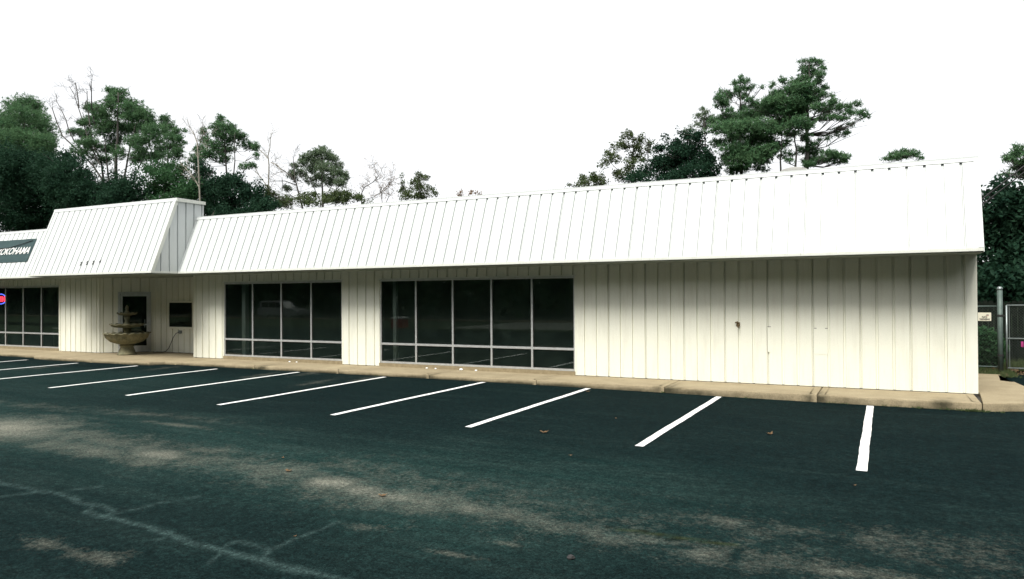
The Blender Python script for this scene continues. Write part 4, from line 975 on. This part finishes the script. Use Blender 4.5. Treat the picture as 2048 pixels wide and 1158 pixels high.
# ------------------------------------------------------------------ trees right of the middle
tree('evergreen_shrub', 'leftmost and lowest treetop of the right hand group of trees', 'tree', 62, 1178,
     [([(1178, 400), (1178, 365)], .10)], [(1172, 358, 14, 8), (1188, 352, 8, 8), (1200, 362, 14, 7), (1162, 366, 12, 5), (1185, 368, 26, 4, 1.2), (1140, 371, 6, 2, .6), (1205, 352, 6, 7, .6)], 'leaf', MAT_OLIVE, bl=.24)
tree('leafy_tree', 'pale airy tree with sparse leaves left of the dark right group', 'tree', 61, 1266,
     [([(1266, 400), (1267, 330), (1268, 275)], .17), ([(1255, 380), (1235, 340), (1218, 320)], .09), ([(1275, 380), (1290, 340), (1298, 290)], .09)],
     [(1264, 268, 9, 7, .8), (1250, 274, 10, 7, .7), (1275, 276, 12, 8, .8), (1285, 270, 5, 4, .5), (1240, 292, 12, 7, .8), (1262, 290, 14, 9, .9), (1280, 292, 10, 7, .7), (1300, 284, 8, 8, .8), (1295, 298, 9, 8, .6), (1225, 290, 6, 5, .5), (1222, 308, 14, 8, .8), (1230, 318, 10, 7, .9), (1212, 322, 10, 7, .7), (1205, 330, 8, 5, .6), (1268, 312, 14, 10, .9), (1290, 322, 8, 6, .8), (1262, 332, 14, 9, .9), (1240, 342, 14, 6, .7), (1250, 352, 18, 8), (1275, 350, 16, 9)], 'leaf', MAT_OLIVE, bl=.24)
tree('evergreen_tree', 'dense dark bushy tree in the middle of the right hand group', 'tree', 58, 1370,
     [([(1370, 400), (1372, 320)], .22), ([(1410, 390), (1411, 300), (1408, 240)], .15)],
     [(1332, 278, 10, 6, .7), (1322, 298, 16, 9), (1348, 290, 16, 9), (1375, 272, 16, 9), (1398, 280, 18, 12), (1382, 292, 26, 14, 1.4), (1355, 305, 26, 12, 1.4), (1325, 325, 24, 14, 1.4), (1390, 318, 34, 18, 1.6), (1420, 312, 14, 14, 1.2), (1350, 330, 30, 16, 1.4), (1310, 345, 26, 14, 1.5), (1400, 342, 30, 14, 1.6), (1345, 352, 34, 10, 1.5), (1378, 352, 30, 10, 1.3), (1425, 335, 10, 10, .8), (1280, 358, 30, 8, 1.4), (1430, 352, 8, 6, .6)], 'leaf', MAT_THICKET)
tree('pine_tree', 'thin grey topped pine just left of the taller right hand pines', 'tree', 60, 1408,
     [([(1411, 400), (1411, 310), (1408, 222)], .15)], [(1402, 220, 7, 5, .7), (1412, 224, 9, 6, .8), (1395, 232, 8, 6, .7), (1408, 238, 14, 7, .8), (1420, 235, 7, 6, .6), (1388, 248, 10, 6, .7), (1405, 252, 14, 7, .7), (1378, 262, 12, 7, .7), (1395, 266, 12, 6, .6)], mat=MAT_PINE2, dens=.75, bl=.23)
tree('pine_tree', 'second tallest pine with a loose grey green top in the right group', 'tree', 58, 1482,
     [([(1482, 400), (1481, 300), (1480, 165)], .24), ([(1472, 380), (1470, 310), (1450, 240)], .15)],
     [(1482, 158, 10, 6, .8), (1492, 164, 9, 7, .7), (1470, 166, 9, 6, .7), (1478, 176, 14, 8, .8), (1498, 178, 10, 7, .6), (1508, 172, 6, 5, .5), (1524, 174, 6, 4, .5), (1450, 186, 14, 8, .7), (1440, 196, 14, 9, .8), (1464, 192, 13, 9, .8), (1486, 192, 12, 8, .7), (1455, 206, 14, 8, .8), (1440, 212, 12, 6, .6), (1500, 196, 10, 7, .6), (1510, 208, 14, 7, .9), (1480, 216, 14, 6, .6), (1458, 220, 12, 5, .6),
      (1432, 240, 16, 8), (1458, 236, 22, 11, 1.3), (1490, 232, 26, 13, 1.5), (1520, 226, 20, 12, 1.4), (1445, 256, 26, 11, 1.4), (1485, 256, 34, 14, 1.6), (1525, 256, 28, 14, 1.6), (1470, 276, 22, 8, 1.2), (1515, 280, 30, 12, 1.5), (1440, 288, 16, 8, 1.0), (1470, 298, 30, 12, 1.5), (1515, 304, 34, 13, 1.5), (1455, 314, 18, 10, 1.0), (1490, 320, 34, 13, 1.5), (1530, 322, 16, 10, 1.1), (1478, 336, 22, 9, 1.2), (1520, 338, 14, 6, .7), (1545, 290, 14, 10, 1.0)], dens=1.25)
tree('pine_tree', 'tallest pine with branches reaching out to the far right', 'tree', 58, 1613,
     [([(1614, 400), (1615, 300), (1614, 210), (1618, 128)], .32), ([(1591, 400), (1591, 300), (1588, 240)], .22), ([(1563, 400), (1562, 320), (1560, 250)], .20)],
     [(1605, 122, 10, 4, .7), (1622, 120, 12, 5, .7), (1638, 126, 10, 7, .8), (1645, 136, 7, 6, .7), (1612, 134, 12, 7, .9), (1618, 146, 18, 8, 1.1), (1640, 150, 12, 7, .9), (1606, 158, 14, 8, 1.1), (1632, 162, 12, 6, .8), (1590, 166, 14, 8), (1568, 162, 11, 6, .9), (1547, 170, 8, 5, .8), (1612, 172, 18, 8, 1.1), (1646, 176, 8, 6, .9), (1580, 182, 24, 9, 1.3), (1548, 190, 18, 8, 1.1), (1612, 186, 26, 9, 1.4), (1535, 204, 16, 9, 1.1), (1562, 202, 26, 11, 1.5), (1596, 204, 28, 12, 1.6), (1655, 190, 14, 7, .9), (1630, 200, 14, 8, 1.0), (1664, 202, 12, 8, 1.0), (1555, 222, 28, 12, 1.5), (1595, 224, 26, 12, 1.6), (1640, 212, 16, 7, 1.0), (1652, 220, 18, 8, 1.1), (1680, 214, 14, 7, .9), (1700, 212, 9, 6, .8), (1718, 206, 8, 5, .8), (1700, 224, 16, 6, .8), (1722, 228, 14, 6, .8), (1732, 232, 8, 4, .6), (1690, 236, 14, 5, .7), (1665, 234, 16, 5, .8), (1648, 236, 14, 6, .9),
      (1565, 244, 26, 11, 1.5), (1600, 246, 24, 11, 1.5), (1620, 250, 12, 8, 1.0), (1700, 250, 10, 4, .6), (1682, 258, 12, 4, .6), (1690, 268, 14, 5, .6), (1672, 264, 10, 5, .6), (1655, 276, 10, 4, .5), (1640, 280, 8, 4, .5), (1550, 264, 18, 8, 1.1), (1580, 266, 20, 8, .9), (1612, 274, 12, 9, .9), (1575, 284, 12, 6, .6), (1622, 292, 14, 7, 1.0), (1560, 290, 18, 8, 1.0), (1606, 300, 12, 7, .8), (1548, 306, 16, 6, .9), (1632, 304, 16, 6, 1.0), (1580, 308, 20, 5, .9), (1655, 308, 16, 6, 1.1), (1620, 318, 20, 6, 1.1), (1672, 312, 16, 7, 1.2), (1690, 318, 12, 6, 1.1), (1645, 320, 22, 6, 1.2), (1575, 320, 14, 4, .7), (1615, 330, 18, 5, 1.0), (1680, 324, 16, 4, 1.0)], dens=1.25)
tree('pine_tree', 'single rounded treetop showing above the right part of the roof ridge', 'tree', 60, 1802,
     [([(1802, 400), (1802, 310)], .14)], [(1800, 303, 16, 4), (1785, 310, 16, 5), (1815, 309, 16, 6, 1.1), (1800, 315, 28, 5, 1.2), (1775, 319, 10, 3), (1832, 309, 8, 5), (1840, 316, 6, 4)], dens=1.0, bl=.23)
# ------------------------------------------------------------------ trees at the right edge
def edge_tree(name, label, Y, bx_, pads, kind, mat, dens=1.0, bl=.26, bw=.06):
    return tree(name, label, 'tree', Y, bx_, [([(bx_, 560), (bx_, 440), (bx_+4, 350)], .2)], pads, kind, mat, dens=dens, bl=bl, bw=bw, spreadY=.5)
edge_tree('pine_tree', 'pine leaning in at the upper right edge above the cables', 36, 2075,
     [(2040, 300, 14, 8), (2030, 312, 16, 8), (2045, 320, 16, 9), (2020, 318, 12, 6, .8), (2012, 318, 8, 3, .7), (2032, 336, 18, 8), (2015, 346, 12, 5, .8), (2050, 345, 22, 10), (2070, 300, 24, 16), (2075, 335, 30, 20), (2035, 352, 14, 5, .8)], 'pine', MAT_PINE)
edge_tree('evergreen_tree', 'dense dark evergreen filling the right edge beyond the building', 31, 2010,
     [(2000, 368, 16, 8), (1985, 382, 18, 10), (1968, 394, 8, 7, .8), (2015, 385, 22, 14, 1.1), (2040, 372, 26, 16, 1.2), (1975, 412, 16, 8, .9), (2000, 410, 30, 16, 1.3), (2040, 410, 34, 22, 1.5), (1980, 440, 26, 20, 1.6), (2015, 445, 34, 22, 1.6), (2055, 450, 30, 30, 1.5), (1970, 475, 26, 22, 1.6), (2005, 485, 34, 24, 1.6), (2045, 495, 34, 26, 1.6), (1965, 515, 26, 22, 1.6), (1995, 530, 32, 24, 1.6), (2040, 540, 36, 26, 1.6), (1960, 560, 30, 26, 1.6), (2000, 575, 36, 26, 1.6), (2045, 585, 36, 26, 1.6), (1950, 450, 20, 40, 1.2), (2085, 400, 40, 60, 1.2), (2085, 520, 40, 70, 1.2)], 'leaf', MAT_THICKET, bl=.24)
tree('evergreen_tree', 'dark low evergreen rising right behind the board fence', 'tree', 27.5, 2000,
     [([(2000, 620), (2000, 560)], .14)], [(1955, 585, 26, 22, 1.5), (1985, 590, 30, 20, 1.5), (2025, 590, 34, 22, 1.5), (2060, 580, 30, 30, 1.4), (1965, 555, 24, 20, 1.3), (2010, 555, 34, 20, 1.3), (2050, 545, 30, 24, 1.3)], 'leaf', MAT_THICKET, bl=.22, spreadY=.3)

# hedge by the wall corner
HD = empty('clipped_hedge', (2.25, 24.0, -.09), 'dark rounded shrub between the wall corner and the tall post', 'shrub')
q = unit(rng.normal(size=(1500, 3)))*rng.random((1500, 1))**.3*np.array([.62, .55, .58])+np.array([0.0, 0, .52]); q[:, 2] = np.maximum(q[:, 2], .03)
tri_mesh('foliage', leaves(q, 6, .09, .05), MAT_OAK, HD)
m = MB()
for k in range(7):
    a = k*.9; m.tube([(0.05*math.cos(a), .05*math.sin(a), 0), (.25*math.cos(a), .22*math.sin(a), .3), (.42*math.cos(a), .38*math.sin(a), .7)], [.02, .014, .008], 5)
m.build('stem', MAT_BARK, HD)

# grass blades, ground ivy and litter near the gate, weeds along the kerb
def blades(C, n, h, w, lean=.5):
    k = len(C); D = rng.normal(size=(k, n, 3))*lean; D[..., 2] = 1; D = unit(D); c = C[:, None]+rng.normal(size=(k, n, 3))*np.array([.03, .03, 0])
    S = unit(np.cross(D, rng.normal(size=(k, n, 3))))*w; L = h*rng.uniform(.4, 1.2, (k, n, 1)); return np.stack([c-S*.5, c+S*.5, c+D*L], 2).reshape(-1, 3, 3)
C = np.stack([rng.uniform(1.62, 2.85, 500), rng.uniform(21.25, 23.4, 500), np.full(500, -.086)], 1)
C2 = np.stack([rng.uniform(2.7, 6.0, 700), rng.uniform(23.3, 25.5, 700), np.full(700, -.086)], 1)
tag(tri_mesh('grass', np.concatenate([blades(C, 7, .10, .010), blades(C2, 7, .22, .014)]), MAT_OLIVE, None), 'grass and weeds growing round the gate post', 'grass', kind='stuff')
C = np.stack([rng.uniform(2.3, 5.0, 260), rng.uniform(21.6, 23.6, 260), np.full(260, -.07)], 1)
tag(tri_mesh('fallen_leaves', leaves(C, 1, .07, .02), MAT_DRY, None), 'brown fallen leaves lying by the gate', 'leaves', kind='stuff')
WC = []
for x, n in ((1.35, 26), (1.28, 16), (0.95, 8), (0.5, 7), (-.9, 6), (1.6, 8), (-2.6, 3), (0.1, 5), (-4.3, 4), (-12.0, 3), (-16.2, 4)):
    for _ in range(n): WC.append((x+rng.normal()*.10, YK-.02-abs(rng.normal())*.025, float(gz(x))+.004))
tag(tri_mesh('weeds', blades(np.array(WC), 6, .07, .012, .9), MAT_OLIVE, None), 'small green weeds growing along the foot of the kerb', 'weeds', kind='stuff')

# ------------------------------------------------------------------ service cables and the pole that carries them
UP = (9.5, 23.5)
PL = empty('utility_pole', (UP[0], UP[1], -.28), 'wooden utility pole carrying two cables beyond the right edge', 'pole')
m = MB(); m.tube([(0, 0, 0), (0, 0, 5), (0, 0, 11.5)], [.16, .14, .11], 10); m.build('shaft', MAT_BARK, PL)
m = MB(); m.box(-.9, .9, -.06, .06, 10.6, 10.74); m.build('crossarm', MAT_BARK, PL)
for k, (a, b) in enumerate((((1960, 401), (2048, 331)), ((1960, 412), (2048, 343)))):
    A, B = at(*a, 24), at(*b, 24); d = B-A
    pts = []
    A0 = A-d*.75
    for t in np.linspace(0, 1, 15):
        X = A0[0]+(UP[0]-A0[0])*t; tt = (X-A[0])/d[0]; z = A[2]+d[2]*tt; pts.append((X, 24-.5*t, z-.25*math.sin(math.pi*min(1, t))*(.15)))
    m = MB(); m.tube(pts, .022-.005*k, 5)
    tag(m.build('service_cable', MAT_BLACK), ('upper' if k == 0 else 'lower')+' of the two black cables crossing the right edge', 'cable')
m = MB(); A = at(1960, 406, 24); m.tube([(A[0]-.75, 24, 4.0), (A[0]-.75, 24, A[2]-.35)], .03, 8); m.build('cable_mast', MAT_GALV, BLD)

# ------------------------------------------------------------------ leaves and small litter on the lot
def dry_leaf(px_, py_, size, lab, rz):
    p = on_z(px_, py_, -.13); z = ground_at(p[0], p[1])
    m = MB(); N = 7; out = [(math.cos(a)*(1+.25*math.cos(5*a)), math.sin(a)*.62*(1+.2*math.cos(5*a))) for a in np.linspace(0, 2*math.pi, 21)[:-1]]
    c, s = math.cos(rz), math.sin(rz); n0 = len(out)
    m.v = [(size*(x*c-y*s), size*(x*s+y*c), size*(.10+.55*x*x*.6+.3*y*y+.08*math.sin(7*x))) for x, y in out]+[(0, 0, .05*size)]
    m.f = [(i, (i+1) % n0, n0) for i in range(n0)]
    o = m.build('dry_leaf', MAT_DRY); o.location = (p[0], p[1], z+.006); tag(o, lab, 'leaf', 'dry leaves on the asphalt')
for a in ((1088, 867, .065, 'curled brown leaf right of the third white line from the right', .3), (1540, 867, .06, 'dry leaf between the two rightmost white lines', 1.2), (1232, 838, .025, 'small dry leaf just left of the second line from the right', 2.0),
          (1141, 912, .022, 'small dry leaf in the open lot below and right of the curled brown leaf', .8), (577, 946, .045, 'brown leaf on the pale patch', .1), (765, 994, .045, 'brown leaf at the end of the pale patch', .6),
          (1176, 785, .045, 'brown leaf at the kerb end of the third white line from the right', .2), (566, 920, .025, 'small leaf above the pale patch', 2.2), (1710, 968, .018, 'tiny leaf below the rightmost white line', 1.0), (590, 1074, .015, 'tiny leaf by the sealed crack in the foreground', 1.4)):
    dry_leaf(*a)
for px_, py_, lab, sz in ((588, 723.5, 'left scrap of white litter under the four pane window', .035), (612, 723, 'right scrap of white litter under the four pane window', .03), (875, 734, 'first scrap of white litter under the five pane window', .035), (891, 735, 'second scrap of white litter under the five pane window', .03), (940, 737.5, 'largest scrap of white litter under the five pane window', .05), (974, 738, 'last scrap of white litter under the five pane window', .035)):
    p = on_z(px_, py_, 0.0); m = MB()
    m.lathe([(sz*.6, 0), (sz, sz*.3), (sz*.7, sz*.7), (sz*.2, sz*.9)], 7, lambda j, th, r, z: (r*(1+.35*math.sin(3*th+j)), z*(1+.3*math.cos(2*th))))
    o = m.build('paper_scrap', MAT_WHITE); o.location = (p[0], min(p[1], 16.75), .002); tag(o, lab, 'litter', 'white scraps on the walk')
p = on_z(1142, 1116, -.13); m = MB(); m.lathe([(.02, 0), (.03, .012), (.02, .03), (.006, .036)], 8, lambda j, th, r, z: (r*(1+.25*math.sin(2*th+j)), z))
o = m.build('pebble', MAT_DARK); o.location = (p[0], p[1], ground_at(p[0], p[1])); tag(o, 'single dark pebble in the foreground of the lot', 'pebble')

# ------------------------------------------------------------------ across the street: silver car, red box, wood (seen as reflections; its side arms are added)
def car(loc):
    T = empty('parked_car', loc, 'silver estate car across the street, mirrored in the shop window', 'car')
    body = simple('silver_paint', (.30, .31, .31), (.36, .37, .37), 3, .35, .3); gl = simple('car_glass', (.01, .012, .012), (.02, .02, .02), 3, .1)
    low = [(-2.35, .32), (-2.42, .62), (-2.38, .98), (-1.9, 1.02), (.75, 1.02), (1.9, .92), (2.35, .80), (2.42, .5), (2.36, .30)]
    m = MB(); m.prism([(x, -.88, z) for x, z in low][::-1], (0, 1.76, 0)); m.build('body', body, T, bevel=.04)
    cab = [(-2.25, 1.0), (-2.12, 1.62), (-1.8, 1.68), (-.2, 1.68), (.25, 1.58), (1.05, 1.0)]
    m = MB(); m.prism([(x, -.76, z) for x, z in cab][::-1], (0, 1.52, 0)); m.build('roof', body, T, bevel=.03)
    for poly in ([(-2.0, 1.05), (-1.92, 1.52), (-1.12, 1.54), (-1.12, 1.05)], [(-1.04, 1.05), (-1.04, 1.54), (-.2, 1.54), (-.16, 1.05)], [(-.08, 1.05), (-.1, 1.53), (.2, 1.46), (.78, 1.05)]):
        for y in (-.775, .765):
            m = MB(); m.prism([(x, y, z) for x, z in poly], (0, .01, 0)); m.build('side_window', gl, T)
    for x in (-1.45, 1.45):
        for y in (-.86, .66):
            m = MB(); n = 20; m.prism([(x+.34*math.cos(a), y, .34+.34*math.sin(a)) for a in np.linspace(0, 2*math.pi, n+1)[:-1]], (0, .2, 0)); w = m.build('wheel', MAT_DARK, T)
            m = MB(); m.prism([(x+.2*math.cos(a), y-.005 if y < 0 else y+.195, .34+.2*math.sin(a)) for a in np.linspace(0, 2*math.pi, n+1)[:-1]], (0, .01, 0)); m.build('rim', MAT_GALV, w)
    for y in (-.7, .5):
        m = MB(); m.box(2.36, 2.43, y, y+.2, .62, .74); m.build('headlight', MAT_WHITE, T)
car((-51.5, -18.6, -.04))
RB = empty('red_box', (-28.0, -5.0, -.10), 'red box with a white lid standing at the edge of the lot', 'box')
m = MB(); m.box(-.42, .42, -.35, .35, 0, .62); m.build('body', simple('red_paint', (.32, .02, .02), (.42, .03, .03), 3, .4), RB, bevel=.02)
m = MB(); m.box(-.45, .45, -.38, .38, .622, .74); m.build('lid', MAT_WHITE, RB, bevel=.02)
m = MB(); m.box(-.1, .1, .36, .40, .5, .55); m.build('handle', MAT_DARK, RB)
NW = 42000; C = np.stack([rng.uniform(-190, 160, NW), rng.uniform(-54, -31, NW), np.zeros(NW)], 1); hmax = 17+9*vnoise(C[:, 0], C[:, 1], .09, 77)
w_ = rng.random(NW); sd_ = np.where(rng.random(NW) < .5, rng.uniform(26, 44, NW), rng.uniform(-118, -98, NW)); sy_ = rng.uniform(-46, 30, NW)  # wood made tall, with added side arms, to cut low sky light
sel = w_ < .42; C[sel, 0] = sd_[sel]; C[sel, 1] = sy_[sel]; hmax = 17+9*vnoise(C[:, 0], C[:, 1], .09, 77)
C[:, 2] = rng.random(NW)*hmax
tag(tri_mesh('woods', leaves(C, 5, 1.5, .9), MAT_OAK, None), 'dark wood on the far side of the street, with side arms added to block low sky', 'woods', kind='stuff')
